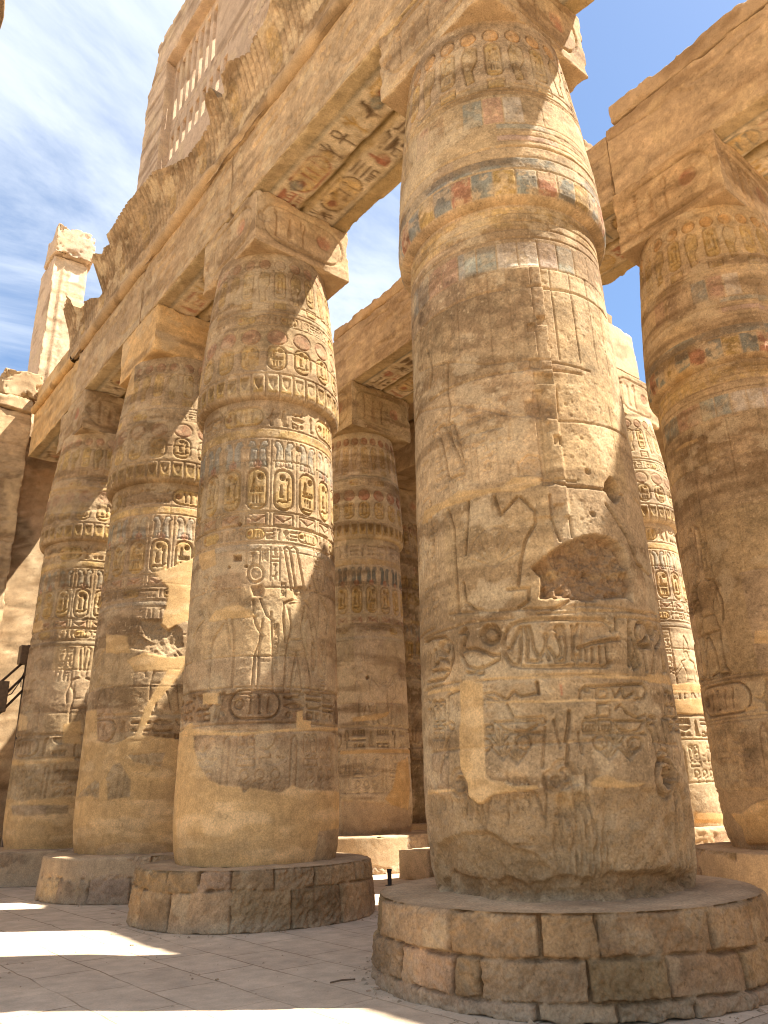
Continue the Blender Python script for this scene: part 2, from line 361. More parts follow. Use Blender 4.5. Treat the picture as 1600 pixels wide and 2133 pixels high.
def figure(cv, u, v0, h, depth, flip=False, crown=0, w=.022):
    f = -1 if flip else 1
    def S(pts, k=1.0): cv.stroke([(u + f * x * h, v0 + y * h) for x, y in pts], w, depth * k)
    body = [(-.05, .86), (-.17, .82), (-.10, .62), (-.10, .5), (-.13, .37), (.22, .37), (.09, .52), (.08, .62), (.16, .82), (.05, .86)]
    cv.area([(u + f * x * h, v0 + y * h) for x, y in body], depth * .55, .05, flat=.15)
    S([(-.05, .86), (-.16, .82), (-.17, .74), (-.10, .62), (-.10, .52), (-.13, .38), (-.12, .2), (-.13, .05), (-.17, 0), (-.02, 0)])
    S([(.09, .5), (.2, .36), (.22, .2), (.24, .04), (.38, 0), (.2, 0)]); S([(.03, .36), (.1, .2), (.15, .02)]); S([(.02, .36), (-.04, .2), (-.05, .03), (.06, 0)])
    S([(.05, .86), (.16, .82), (.10, .7), (.08, .6), (.09, .5)]); S([(.15, .81), (.29, .66), (.45, .74)]); S([(.14, .74), (.29, .6), (.46, .70)])
    S([(-.16, .8), (-.21, .62), (-.19, .46)]); S([(-.1, .53), (.09, .53)], .7); S([(.09, .5), (.23, .37), (-.13, .37)], .8)
    cv.area([(u + f * x * h, v0 + y * h) for x, y in ell(.01, .93, .06, .07, 12)], depth * .9, .03, flat=.3)
    if crown == 0:
        S([(-.05, .98), (-.08, 1.34), (-.02, 1.38), (.0, 1.0)]); S([(.01, 1.0), (.03, 1.37), (.09, 1.33), (.06, .98)])
    elif crown == 1:
        cv.area([(u + f * x * h, v0 + y * h) for x, y in ell(.0, 1.10, .095, .095, 16)], depth * 1.2, .03, flat=.3)
    else: S([(-.06, .97), (-.07, 1.12), (.0, 1.25), (.05, 1.12), (.07, .97)])
    if crown != 2: S([(.45, .95), (.45, 0)])

# ------------------------------------------------------------------ materials
def stone_material(name, scale=1.0):
    m = bpy.data.materials.new(name); m.use_nodes = True; t = m.node_tree; b = t.nodes['Principled BSDF']
    b.inputs['Roughness'].default_value = .93; b.inputs['Specular IOR Level'].default_value = .12
    at_ = N(t, 'ShaderNodeAttribute', attribute_name='Col'); co = N(t, 'ShaderNodeTexCoord')
    def nz(s, d, r): 
        n = N(t, 'ShaderNodeTexNoise'); t.links.new(co.outputs['Object'], n.inputs['Vector'])
        n.inputs['Scale'].default_value = s * scale; n.inputs['Detail'].default_value = d; n.inputs['Roughness'].default_value = r; return n.outputs[0]
    n1, n2 = nz(45, 5, .65), nz(6, 5, .6)
    mr1 = N(t, 'ShaderNodeMapRange'); t.links.new(n1, mr1.inputs[0])
    for i, v in ((1, .35), (2, .65), (3, .80), (4, 1.20)): mr1.inputs[i].default_value = v
    mr2 = N(t, 'ShaderNodeMapRange'); t.links.new(n2, mr2.inputs[0])
    for i, v in ((1, .3), (2, .7), (3, .86), (4, 1.13)): mr2.inputs[i].default_value = v
    n3 = nz(19, 6, .7); mr3 = N(t, 'ShaderNodeMapRange', interpolation_type='SMOOTHSTEP'); t.links.new(n3, mr3.inputs[0])
    for i, v in ((1, .35), (2, .42), (3, .74), (4, 1.02)): mr3.inputs[i].default_value = v
    mu0 = N(t, 'ShaderNodeMath', operation='MULTIPLY'); t.links.new(mr1.outputs[0], mu0.inputs[0]); t.links.new(mr2.outputs[0], mu0.inputs[1])
    gm_ = N(t, 'ShaderNodeMix', data_type='FLOAT'); t.links.new(at_.outputs['Alpha'], gm_.inputs[0]); gm_.inputs[2].default_value = 1.0; t.links.new(mr3.outputs[0], gm_.inputs[3])
    mu = N(t, 'ShaderNodeMath', operation='MULTIPLY'); t.links.new(mu0.outputs[0], mu.inputs[0]); t.links.new(gm_.outputs[0], mu.inputs[1])
    vm = N(t, 'ShaderNodeVectorMath', operation='SCALE'); t.links.new(at_.outputs['Color'], vm.inputs[0]); t.links.new(mu.outputs[0], vm.inputs['Scale'])
    t.links.new(vm.outputs[0], b.inputs['Base Color'])
    bp = N(t, 'ShaderNodeBump'); bp.inputs['Distance'].default_value = .012
    ad0 = N(t, 'ShaderNodeMath', operation='ADD'); t.links.new(n1, ad0.inputs[0]); t.links.new(n2, ad0.inputs[1]); ad = N(t, 'ShaderNodeMath', operation='ADD'); t.links.new(ad0.outputs[0], ad.inputs[0]); t.links.new(mr3.outputs[0], ad.inputs[1]); t.links.new(ad.outputs[0], bp.inputs['Height'])
    st = N(t, 'ShaderNodeMath', operation='MULTIPLY'); t.links.new(at_.outputs['Alpha'], st.inputs[0]); st.inputs[1].default_value = .42
    t.links.new(st.outputs[0], bp.inputs['Strength']); t.links.new(bp.outputs[0], b.inputs['Normal'])
    return m
STONE_M = stone_material('carved sandstone')
def plain_material(name, col, rough=.6, metal=0.0):
    m = bpy.data.materials.new(name); m.use_nodes = True; t = m.node_tree; b = t.nodes['Principled BSDF']
    n = N(t, 'ShaderNodeTexNoise'); n.inputs['Scale'].default_value = 14; n.inputs['Detail'].default_value = 5
    co = N(t, 'ShaderNodeTexCoord'); t.links.new(co.outputs['Object'], n.inputs['Vector'])
    cr = N(t, 'ShaderNodeValToRGB'); t.links.new(n.outputs[0], cr.inputs[0])
    cr.color_ramp.elements[0].position = .3; cr.color_ramp.elements[1].position = .7
    cr.color_ramp.elements[0].color = (*[c * .75 for c in col], 1); cr.color_ramp.elements[1].color = (*[min(1, c * 1.25) for c in col], 1)
    t.links.new(cr.outputs[0], b.inputs['Base Color']); b.inputs['Roughness'].default_value = rough; b.inputs['Metallic'].default_value = metal
    return m
METAL_M = plain_material('dark weathered metal', (.14, .09, .05), .55, .3)
BLACK_M = plain_material('black painted metal', (.012, .012, .013), .5)
WOOD_M = plain_material('weathered wood', (.22, .15, .09), .85)

# ------------------------------------------------------------------ mesh helpers
def raw_mesh(name, V, Fq, C=None, mat=STONE_M, smooth=True):
    V = np.ascontiguousarray(V, np.float32).reshape(-1, 3); Fq = np.ascontiguousarray(Fq, np.int32).reshape(-1, 4)
    me = bpy.data.meshes.new(name)
    me.vertices.add(len(V)); me.vertices.foreach_set('co', V.ravel())
    me.loops.add(Fq.size); me.loops.foreach_set('vertex_index', Fq.ravel())
    me.polygons.add(len(Fq)); me.polygons.foreach_set('loop_start', np.arange(0, Fq.size, 4, dtype=np.int32))
    me.polygons.foreach_set('use_smooth', np.full(len(Fq), smooth))
    me.update(calc_edges=True)
    if C is not None:
        a = me.color_attributes.new('Col', 'FLOAT_COLOR', 'POINT'); a.data.foreach_set('color', np.ascontiguousarray(C, np.float32).ravel())
    me.materials.append(mat)
    return me
def grid_faces(nr, nc, wrap=False, base=0):
    j, i = np.meshgrid(np.arange(nr - 1), np.arange(nc if wrap else nc - 1), indexing='ij')
    i2 = (i + 1) % nc
    return (np.stack([j * nc + i, j * nc + i2, (j + 1) * nc + i2, (j + 1) * nc + i], -1) + base).reshape(-1, 4)
def link(name, me, parent=None, loc=None):
    o = bpy.data.objects.new(name, me); COL.objects.link(o)
    if parent is not None: o.parent = parent
    if loc is not None: o.location = loc
    return o
def tag(o, label=None, cat=None, group=None, kind=None):
    if label: o['label'] = label
    if cat: o['category'] = cat
    if group: o['group'] = group
    if kind: o['kind'] = kind
    return o
def thing(name, loc, label, cat, group=None):
    o = bpy.data.objects.new(name, None); COL.objects.link(o); o.location = loc; o.empty_display_size = .3
    return tag(o, label, cat, group, 'thing')

# a squared block whose faces carry relief; ticks per axis are shared so that the faces meet
def ticks(a, b, res, rnd):
    n = max(2, int(round((b - a) / res))); t = np.linspace(a, b, n + 1)
    e = np.array([.25, .6, 1.0]) * rnd * 1.2
    return np.unique(np.concatenate([t, a + e, b - e]).round(4))
def block(lo, hi, res, cvs=None, rnd=.03, chip=.05, amp=.008, seed=0, tone=STONE, rough=1.0, wob=0.0, warp=None):
    lo = np.array(lo, float); hi = np.array(hi, float); cvs = cvs or {}
    res = (res,) * 3 if not hasattr(res, '__len__') else res
    tk = [ticks(lo[k], hi[k], res[k], rnd) for k in range(3)]
    Vs, Fs, Cs = [], [], []; base = 0
    for ax in range(3):
        for sg in (-1, 1):
            i, j = [k for k in range(3) if k != ax]
            A, B = np.meshgrid(tk[i], tk[j])
            P = np.zeros(A.shape + (3,)); P[..., i] = A; P[..., j] = B; P[..., ax] = lo[ax] if sg < 0 else hi[ax]
            r = rnd + chip * np.clip((fbm3(P, 2.1, 5, seed + 3) - .51) * 13, 0, 1.4) + chip * .5 * np.clip((fbm3(P, 9, 2, seed + 8) - .55) * 5, 0, 1)
            r = np.minimum(r, .45 * (hi - lo).min())[..., None]
            q = np.clip(P, lo + r, hi - r); d = P - q; L = np.linalg.norm(d, axis=-1, keepdims=True) + 1e-9
            nrm = d / L
            Q = q + nrm * r
            n = (fbm3(P, 5, 4, seed + 20) - .5)[..., None]
            Q = Q + nrm * n * amp * 2
            if wob: Q = Q + np.stack([fbm3(P, .9, 3, seed + 40 + k) - .5 for k in range(3)], -1) * wob * 2
            c = np.empty(P.shape[:2] + (4,), np.float32)
            m = .72 + .56 * fbm3(P, 1.3, 5, seed + 30); c[..., :3] = np.asarray(tone) * m[..., None]
            dk = sstep(fbm3(P * np.array([1, 1, 2.]), 1.1, 4, seed + 33), .56, .72)[..., None] * .5; c[..., :3] += (DARK * 1.3 - c[..., :3]) * dk
            pl = sstep(fbm3(P, 1.7, 4, seed + 36), .56, .7)[..., None] * .45; c[..., :3] += (PALE - c[..., :3]) * pl
            c[..., 3] = rough
            key = ('-' if sg < 0 else '+') + 'xyz'[ax]
            if key in cvs:
                cv = cvs[key]
                u, v = {'x': (-P[..., 1], P[..., 2]), 'y': (P[..., 0], P[..., 2]), 'z': (-P[..., 1], -P[..., 0])}['xyz'[ax]]
                ed = np.minimum.reduce([A - lo[i], hi[i] - A, B - lo[j], hi[j] - B]); fd = sstep(ed, .0, .06)
                Q[..., ax] -= sg * cv.sample(cv.D, u, v) * fd
                c = cv.rgba(u, v)
            if warp is not None: Q = warp(Q, P)
            Vs.append(Q.reshape(-1, 3)); Cs.append(c.reshape(-1, 4)); f = grid_faces(A.shape[0], A.shape[1], base=base)
            if (sg < 0) == (ax != 1): f = f[:, ::-1]
            Fs.append(f); base += A.size
    return np.concatenate(Vs), np.concatenate(Fs), np.concatenate(Cs)
def join(*parts):
    V, Fq, C, b = [], [], [], 0
    for v, f, c in parts: V.append(v); Fq.append(f + b); C.append(c); b += len(v)
    return np.concatenate(V), np.concatenate(Fq), np.concatenate(C)

# ------------------------------------------------------------------ the columns
PZ = np.array([.745, .95, 1.3, 1.7, 8.2, 8.27, 8.278, 8.31, 8.38, 8.5, 8.75, 9.3, 10.2, 11.0, 11.54])
PR = np.array([1.31, 1.365, 1.395, 1.40, 1.285, 1.279, 1.335, 1.398, 1.428, 1.436, 1.428, 1.40, 1.32, 1.235, 1.165])
Z_NECK, Z_TOP = 8.27, 11.54
R0 = 1.35
class Column:
    def __init__(s, x, y, g, zb, res, seed, dense=2.55):
        s.x, s.y, s.g, s.zb, s.res, s.seed, s.dense = x, y, g, zb, res, seed, dense
        s.phi = math.atan2(CAM[1] - y, CAM[0] - x)
        s.cv = Canvas(-math.pi * R0, math.pi * R0, min(zb, .745) - .02, Z_TOP + .03, res, seed)
    def px(s, x, y):
        d = ray(x, y); o = CAM - np.array([s.x, s.y, 0]); rad = R0 * s.g
        for _ in range(30):
            a = d[0] ** 2 + d[1] ** 2; b = o[0] * d[0] + o[1] * d[1]; c = o[0] ** 2 + o[1] ** 2 - rad * rad
            t = (-b - math.sqrt(max(b * b - a * c, 0))) / a; z = o[2] + t * d[2]; rad = .5 * rad + .5 * s.g * np.interp(z, PZ, PR)
        p = o + t * d; a = (math.atan2(p[1], p[0]) - s.phi + math.pi) % (2 * math.pi) - math.pi
        return (a * R0, z)
    def T(s, pts, k=1.0, ox=0, oy=0): return [s.px(ox + x / k, oy + y / k) for x, y in pts]
    def mesh(s, name, z0, z1, rows=None):
        du = s.res; n = int(2 * s.dense / du); ud = np.linspace(-s.dense, s.dense, n + 1)
        back = np.arange(s.dense + .14, 2 * math.pi * R0 - s.dense - .10, .14)
        u = np.concatenate([ud, back]); u = np.where(u > math.pi * R0, u - 2 * math.pi * R0, u)
        v = np.linspace(z0, z1, int((z1 - z0) / s.res) + 1) if rows is None else rows
        U, V = np.meshgrid(u, v)
        r = s.g * np.interp(V, PZ, PR) - s.cv.sample(s.cv.D, U, V)
        th = s.phi + U / R0
        P = np.stack([r * np.cos(th), r * np.sin(th), V], -1)
        return raw_mesh(name, P, grid_faces(len(v), len(u), True), s.cv.rgba(U, V).reshape(-1, 4))

def course_base(name, cx_, cy_, phi, hb, r_top, r_bot, res, courses, seed, tone, inner=1.05, plaster=0.0, dense_half=3.2, lump=.03):
    """round base of stone courses: side wall, worn rim and dusty top as one grid. courses: (v0, v1, [u of the joints])"""
    cv = Canvas(-math.pi * 1.9, math.pi * 1.9, -.02, hb + .02, res, seed, tone)
    U, V = cv.U, cv.V; rnd = random.Random(seed)
    for (v0, v1, joints) in courses:
        js = sorted(joints); js = [j for j in js]
        while js[0] > -6: js.insert(0, js[0] - rnd.uniform(.55, 1.0))
        while js[-1] < 6: js.append(js[-1] + rnd.uniform(.55, 1.0))
        for a, b in zip(js[:-1], js[1:]):
            wv = (fbm2(U, V * 0, 1.1, 2, seed) - .5) * .07
            m = (V >= v0 + wv * (v0 > .01)) & (V < v1 + wv * (v1 < hb - .01)) & (U >= a) & (U < b)
            if not m.any(): continue
            k = rnd.random(); out_ = rnd.uniform(-.022, .022)
            e = np.minimum.reduce([U - a, b - U, V - v0 - wv * (v0 > .01), (v1 + wv * (v1 < hb - .01)) - V]) + (fbm2(U, V, 6, 3, seed + 1) - .5) * .05
            t = np.array(tone) * rnd.uniform(.66, 1.12) * np.array([1, rnd.uniform(.95, 1.0), rnd.uniform(.88, 1.05)])
            f = 1 - sstep(e, .003, .013); f2 = np.exp(-np.maximum(e, 0) / .03)
            ch = fbm2(U * 2.0, V * 2.0 + U * rnd.uniform(-1, 1), 9, 4, seed + int(k * 90), .6)
            cv.D[m] = (f * .06 + f2 * .014 + out_ + (ch - .5) * .075 * (.4 + rnd.random()))[m]
            cv.C[m] = (t * (.62 + .76 * fbm2(U, V, 2.4, 5, seed + 7))[..., None] * (.7 + .6 * ch)[..., None])[m]
            cv.C[m] += ((DARK * 1.1 - cv.C) * (f * .5)[..., None])[m]
            sn = sstep(fbm2(U, V, 3.2, 5, seed + 70 + int(k * 9)), .55, .68) * .5 * rnd.random()
            cv.C[m] += ((PALE * .9 - cv.C) * sn[..., None])[m]
    if plaster:
        pm = sstep(fbm2(U, V * 1.5, 1.2, 4, seed + 5), .5 - plaster * .25, .54 - plaster * .25)
        cv.D = cv.D * (1 - pm) + pm * .0; cv.C += (np.array([.47, .33, .19]) * (.85 + .3 * fbm2(U, V, 3, 3, seed + 6))[..., None] - cv.C) * (pm * .85)[..., None]
        cv.G = 1 - .6 * pm
    dust = sstep(.16 + .12 * fbm2(U, V * 0, 2, 3, seed + 8) - V, 0, .22) * .55
    cv.C += (np.array([.42, .315, .205]) - cv.C) * dust[..., None]
    cv.D += (fbm2(U, V, 4.5, 5, seed + 11, .6) - .5) * lump * 2
    n = int(2 * dense_half / res); ud = np.linspace(-dense_half, dense_half, n + 1); back = np.arange(dense_half + .2, 2 * math.pi * 1.9 - dense_half - .15, .2)
    u = np.concatenate([ud, back]); u = np.where(u > math.pi * 1.9, u - 2 * math.pi * 1.9, u)
    vs = np.linspace(0, hb, int(hb / res) + 1); rr = np.linspace(0, 1, int((r_top - inner) / res / 1.5) + 3)[1:]
    U1, V1 = np.meshgrid(u, vs); th = phi + U1 / 1.9
    rim = .008 + .10 * np.clip(fbm2(U1, V1 * 0, 1.9, 4, seed + 13) - .42, 0, 1)
    rs = r_bot + (r_top - r_bot) * V1 / hb - cv.sample(cv.D, U1, V1) - rim * np.clip((V1 - hb + .05) / .05, 0, 1) ** 2
    side = np.stack([rs * np.cos(th), rs * np.sin(th), V1 - .012 * np.clip((V1 - hb + .09) / .09, 0, 1)], -1)
    U2, T2 = np.meshgrid(u, rr); th2 = phi + U2 / 1.9; rt = rs[-1][None, :] * (1 - T2) + inner * T2
    x2, y2 = rt * np.cos(th2), rt * np.sin(th2)
    z2 = hb - .012 + .012 * np.clip(T2 * 8, 0, 1) + (fbm2(x2, y2, 3.5, 5, seed + 14) - .5) * .05 * np.clip(T2 * 5, 0, 1)
    top = np.stack([x2, y2, z2], -1)
    ct = np.empty(top.shape[:2] + (4,), np.float32); ct[..., :3] = np.array([.43, .30, .175]) * (.55 + .9 * fbm2(x2, y2, 1.6, 5, seed + 15))[..., None]; ct[..., 3] = .8
    edge = np.clip(1 - T2 * 7, 0, 1)[..., None]; cs = cv.rgba(U1, V1)
    ct[..., :3] = ct[..., :3] * (1 - edge * .6) + cs[-1][None, :, :3] * edge * .6
    P = np.concatenate([side, top]); Cc = np.concatenate([cs, ct])
    return raw_mesh(name, P, grid_faces(P.shape[0], len(u), True), Cc.reshape(-1, 4))

NB = lambda c, m: np.asarray(c) * m
def rings_top(cv, z, col, fill, n=24, umax=2.7, r=.125, ca=.55, depth=.012):
    """frieze under the abacus: sun discs over upright cartouches and crowned cobras"""
    st = 2 * math.pi * R0 / n
    for k in range(-n // 2, n // 2):
        u = (k + .5) * st
        if abs(u) > umax: continue
        d = ell(u, z, r, r * 1.0, 18); cv.paint(d, col, ca, .35); cv.stroke(d, .018, depth, closed=True)
        if k % 2 == 0:
            p = rrect(u - .12, u + .12, z - .82, z - .17, .1); cv.paint(p, fill, .65, .4); cv.stroke(p, .022, depth, closed=True)
            cart_fill(cv, u - .1, u + .1, z - .8, z - .2, depth)
            q = rect(u - .12, u + .12, z - 1.06, z - .90); cv.stroke(q, .018, depth, closed=True); cv.paint(q, fill, .5, .5)
        else:
            p = [(u - .04, z - .16), (u + .12, z - .25), (u + .12, z - .48), (u + .03, z - .66), (u + .06, z - .88), (u - .06, z - .92), (u - .10, z - .62), (u - .12, z - .34)]
            cv.paint(p, NB(fill, .8), .6, .4); cv.stroke(p, .018, depth, closed=True)
    for q in (z - 1.12, z - 1.2): cv.stroke([(-umax, q), (umax, q)], .016, depth * .8)
def std_deco(cv, paint=.5, depth=.02, low=True, seed=0, light=1.0):
    r = cv.rng; U = 2.7
    wash = NB(CREAM, .98) if paint > .6 else None
    if wash is not None:
        for a, b in ((9.0, 11.4), (6.95, 8.25), (5.6, 6.95), (8.75, 9.8)): cv.paint(rect(-U, U, a, b), wash, .5, .45)
    rings_top(cv, 11.24, RED, OCHRE, ca=.35 + .5 * paint, depth=depth * .7)
    cv.paint(rect(-U, U, 10.04, 10.14), BLUE, .3 * paint + .1, .6)
    text_row(cv, -U, U, 9.82, 10.02, depth * .7, ccol=NB(OCHRE, 1.1) if paint > .3 else None)
    for z in (10.03, 9.79): cv.stroke([(-U, z), (U, z)], .014, depth * .6)
    st = 2 * math.pi * R0 / 17
    for k in range(-6, 7):
        u = k * st + .12
        d = ell(u, 9.52, .19, .17, 20); cv.paint(d, RED * 1.05, .35 + .5 * paint, .35); cv.stroke(d, .02, depth * .7, closed=True)
        p = rrect(u - .17, u + .17, 8.82, 9.32, .15); cv.paint(p, OCHRE * 1.1, .3 + .5 * paint, .45); cv.stroke(p, .026, depth, closed=True); cart_fill(cv, u - .14, u + .14, 8.84, 9.3, depth * 1.1)
        # petals on the rim
        for q in range(2):
            uu = u + (q - .25) * st * .5
            cv.paint(rect(uu - .1, uu + .085, 8.36, 8.66), OCHRE * (.75 + .3 * r.random()), .9, .3); cv.stroke([(uu - .115, 8.3), (uu - .13, 8.72)], .035, .02)
            cv.area([(uu - .085, 8.66), (uu + .07, 8.66), (uu + .05, 8.5), (uu, 8.42), (uu - .06, 8.5)], .016, .05, DARK * 1.2, .7)
    cv.stroke([(-U, 8.74), (U, 8.74)], .02, .014)
    text_row(cv, -U, U, 7.76, 8.14, depth * 1.2, ccol=OCHRE * 1.15 if paint > .3 else None)
    cv.stroke([(-U, 7.72), (U, 7.72)], .014, depth * .6)
    cv.paint(rect(-U, U, 7.54, 7.70), OCHRE * 1.25, .55, .45); cv.stroke([(-U, 7.53), (U, 7.53)], .014, depth * .6)
    for k in range(-6, 7):
        u = k * st * 1.0 - .18
        # twin plumes with a disc over each cartouche
        for sx_ in (-1, 1):
            p = [(u + sx_ * .02, 7.0), (u + sx_ * .02, 7.34), (u + sx_ * .07, 7.46), (u + sx_ * .16, 7.48), (u + sx_ * .2, 7.4), (u + sx_ * .14, 7.34), (u + sx_ * .17, 6.98)]
            cv.paint(p, BLUE * (1.25 if paint < .6 else .7), .35 + .55 * paint, .25); cv.stroke(p, .018, depth * .7, closed=True)
        d = ell(u, 7.03, .085, .085, 16); cv.paint(d, RED * 1.2, .4 + .4 * paint, .3); cv.stroke(d, .016, depth * .6, closed=True)
        p = rrect(u - .18, u + .18, 6.2, 6.93, .16); cv.paint(p, OCHRE * 1.2, .4 + .4 * paint, .4); cv.stroke(p, .034, depth * 1.1, closed=True)
        cart_fill(cv, u - .15, u + .15, 6.22, 6.9, depth * 1.9)
        cv.stroke([(u + st * .5, 5.9), (u + st * .5, 7.48)], .02, depth * .6)
        q = [(u - .17, 6.1), (u + .17, 6.1), (u + .17, 5.93), (u + .06, 5.97), (u - .06, 5.97), (u - .17, 5.93)]
        cv.paint(q, RED * 1.1, .15 + .4 * paint, .5); cv.stroke(rect(u - .18, u + .18, 5.92, 6.12), .02, depth, closed=True); cv.stroke([(u - .16, 6.08), (u, 5.98), (u + .16, 6.08)], .016, depth)
    for z in (6.16, 5.89): cv.stroke([(-U, z), (U, z)], .02, depth)
    text_row(cv, -U, U, 5.66, 5.86, depth, ccol=OCHRE * 1.15 if paint > .3 else None)
    cv.paint(rect(-U, U, 5.48, 5.58), BLUE * 1.2, .3, .4)
    for z in (5.62, 5.59, 5.47): cv.stroke([(-U, z), (U, z)], .014, depth * .7)
    # offering scene
    u = -2.3
    for k in range(4):
        figure(cv, u, 3.32, 1.55, depth * .95, k % 2 == 1, (0, 1, 0, 2)[k])
        u += 1.05
        text_col(cv, u - .52, u - .36, 4.3 + .3 * (k % 2), 5.42, depth * .7)
        if k % 2: text_col(cv, u - .30, u - .16, 4.6, 5.42, depth * .7)
        u += .12
    cv.stroke([(-U, 3.30), (U, 3.30)], .016, depth)
    text_row(cv, -U, U, 2.78, 3.24, depth * 1.7, big=True)
    for z in (3.27, 2.73): cv.stroke([(-U, z), (U, z)], .018, depth)
    if low: low_frieze(cv, 1.75, 2.6, depth * .8)
def low_frieze(cv, v0, v1, depth):
    u = -2.5; h = v1 - v0
    while u < 2.5:
        for q in range(2):
            p = rrect(u + q * .15, u + q * .15 + .12, v0 + h * .58, v1, .06); cv.stroke(p, .018, depth, closed=True); cart_fill(cv, u + q * .15, u + q * .15 + .12, v0 + h * .58, v1, depth)
        cv.stroke(rect(u, u + .28, v0 + h * .42, v0 + h * .54), .016, depth, closed=True)
        glyph(cv, 'neb', u + .34, v0 + h * .42, .42, .14 * h / .85, depth * .8); glyph(cv, 'bird', u + .36, v0 + h * .56, .36, h * .4, depth)
        for q in range(3):
            cv.stroke(ell(u + .12 + q * .24, v0 + h * .26, .07, .07, 14), .016, depth, closed=True); glyph(cv, 'sedge', u + .02 + q * .24, v0, .2, h * .2, depth)
        cv.stroke([(u + .82, v0), (u + .86, v0 + h * .9), (u + .92, v0 + h * .96), (u + .96, v0 + h * .85), (u + .93, v0)], .02, depth)
        u += 1.08

def drums_of(zb): return [zb + .95 + 1.06 * k for k in range(7)] + [9.1, 10.1, 11.0]
BROWN = np.array([.205, .122, .062], np.float32)
UB = 2.6
def blocks_row(cv, z0, z1, cols, u0, w, a=.7, worn=.5):
    u = u0
    for c in cols:
        if c is not None: cv.paint(rect(u + .008, u + w - .008, z0, z1), c, a, worn)
        cv.stroke([(u, z0), (u, z1)], .012, .006); u += w
def plain_deco(cv, near=True):
    """the older, nearly bare decoration of the two nearest columns: painted blocks, ring lines, fine vertical rules"""
    rings_top(cv, 11.19, np.array([.44, .24, .09]), OCHRE * .95, ca=.8, depth=.02)
    cv.stroke([(-UB, 10.02), (UB, 10.02)], .014, .008)
    G1, R1, P1 = BLUE * 1.1, np.array([.36, .20, .13]), np.array([.50, .42, .33])
    blocks_row(cv, 9.46, 9.92, [None, None, R1 * .8, BROWN * 1.2, None, G1, R1 * 1.15, P1, None, None], -1.64, .265, .65, .35)
    for z in (9.44, 9.34, 9.24, 9.14, 9.06): cv.stroke([(.1, z), (UB, z)], .011, .006, BROWN, .35)
    cv.paint(rect(.1, .9, 9.35, 9.44), BLUE * 1.3, .5, .4); cv.paint(rect(.1, .9, 9.15, 9.24), np.array([.42, .27, .23]), .5, .4)
    cv.paint(rect(-UB, UB, 8.70, 8.86), BLUE * .95, .75, .45)
    cv.stroke([(-UB, 8.68), (UB, 8.68)], .014, .008); cv.stroke([(-UB, 8.87), (UB, 8.87)], .012, .006)
    pal = [RED * .95, BLUE * .85, OCHRE * .85, BLUE * .85]
    blocks_row(cv, 8.32, 8.67, [pal[k % 4] for k in range(20)], -2.62, .262, .82, .6)
    for q in range(9):     # soot-like patina on the rim
        u = -1.4 + q * .38; cv.paint(ell(u, 8.42 + .06 * (q % 3), .13, .1, 10), DARK * .8, .5, .9, .08)
    for z in (8.14, 8.02, 7.90, 7.77): cv.stroke([(-UB, z), (UB, z)], .014, .010, BROWN, .5)
    cv.paint(rect(-UB, UB, 7.92, 8.22), OCHRE * 1.1, .5, .6)
    blocks_row(cv, 7.34, 7.70, [G1 * .9, G1 * 1.0, np.array([.40, .22, .14]), R1 * 1.1, G1 * 1.5, G1 * 1.2, P1, P1 * 1.05, np.array([.45, .34, .27]), G1 * 1.5, None, None], -1.62, .262, .75, .35)
    cv.stroke([(-UB, 7.33), (UB, 7.33)], .012, .008)
    for u in (-1.36, -1.1, -.62, -.2, .32, .58, .86, 1.15, 1.4): cv.stroke([(u, 6.1), (u + .01, 7.33)], .011, .008, BROWN, .4)

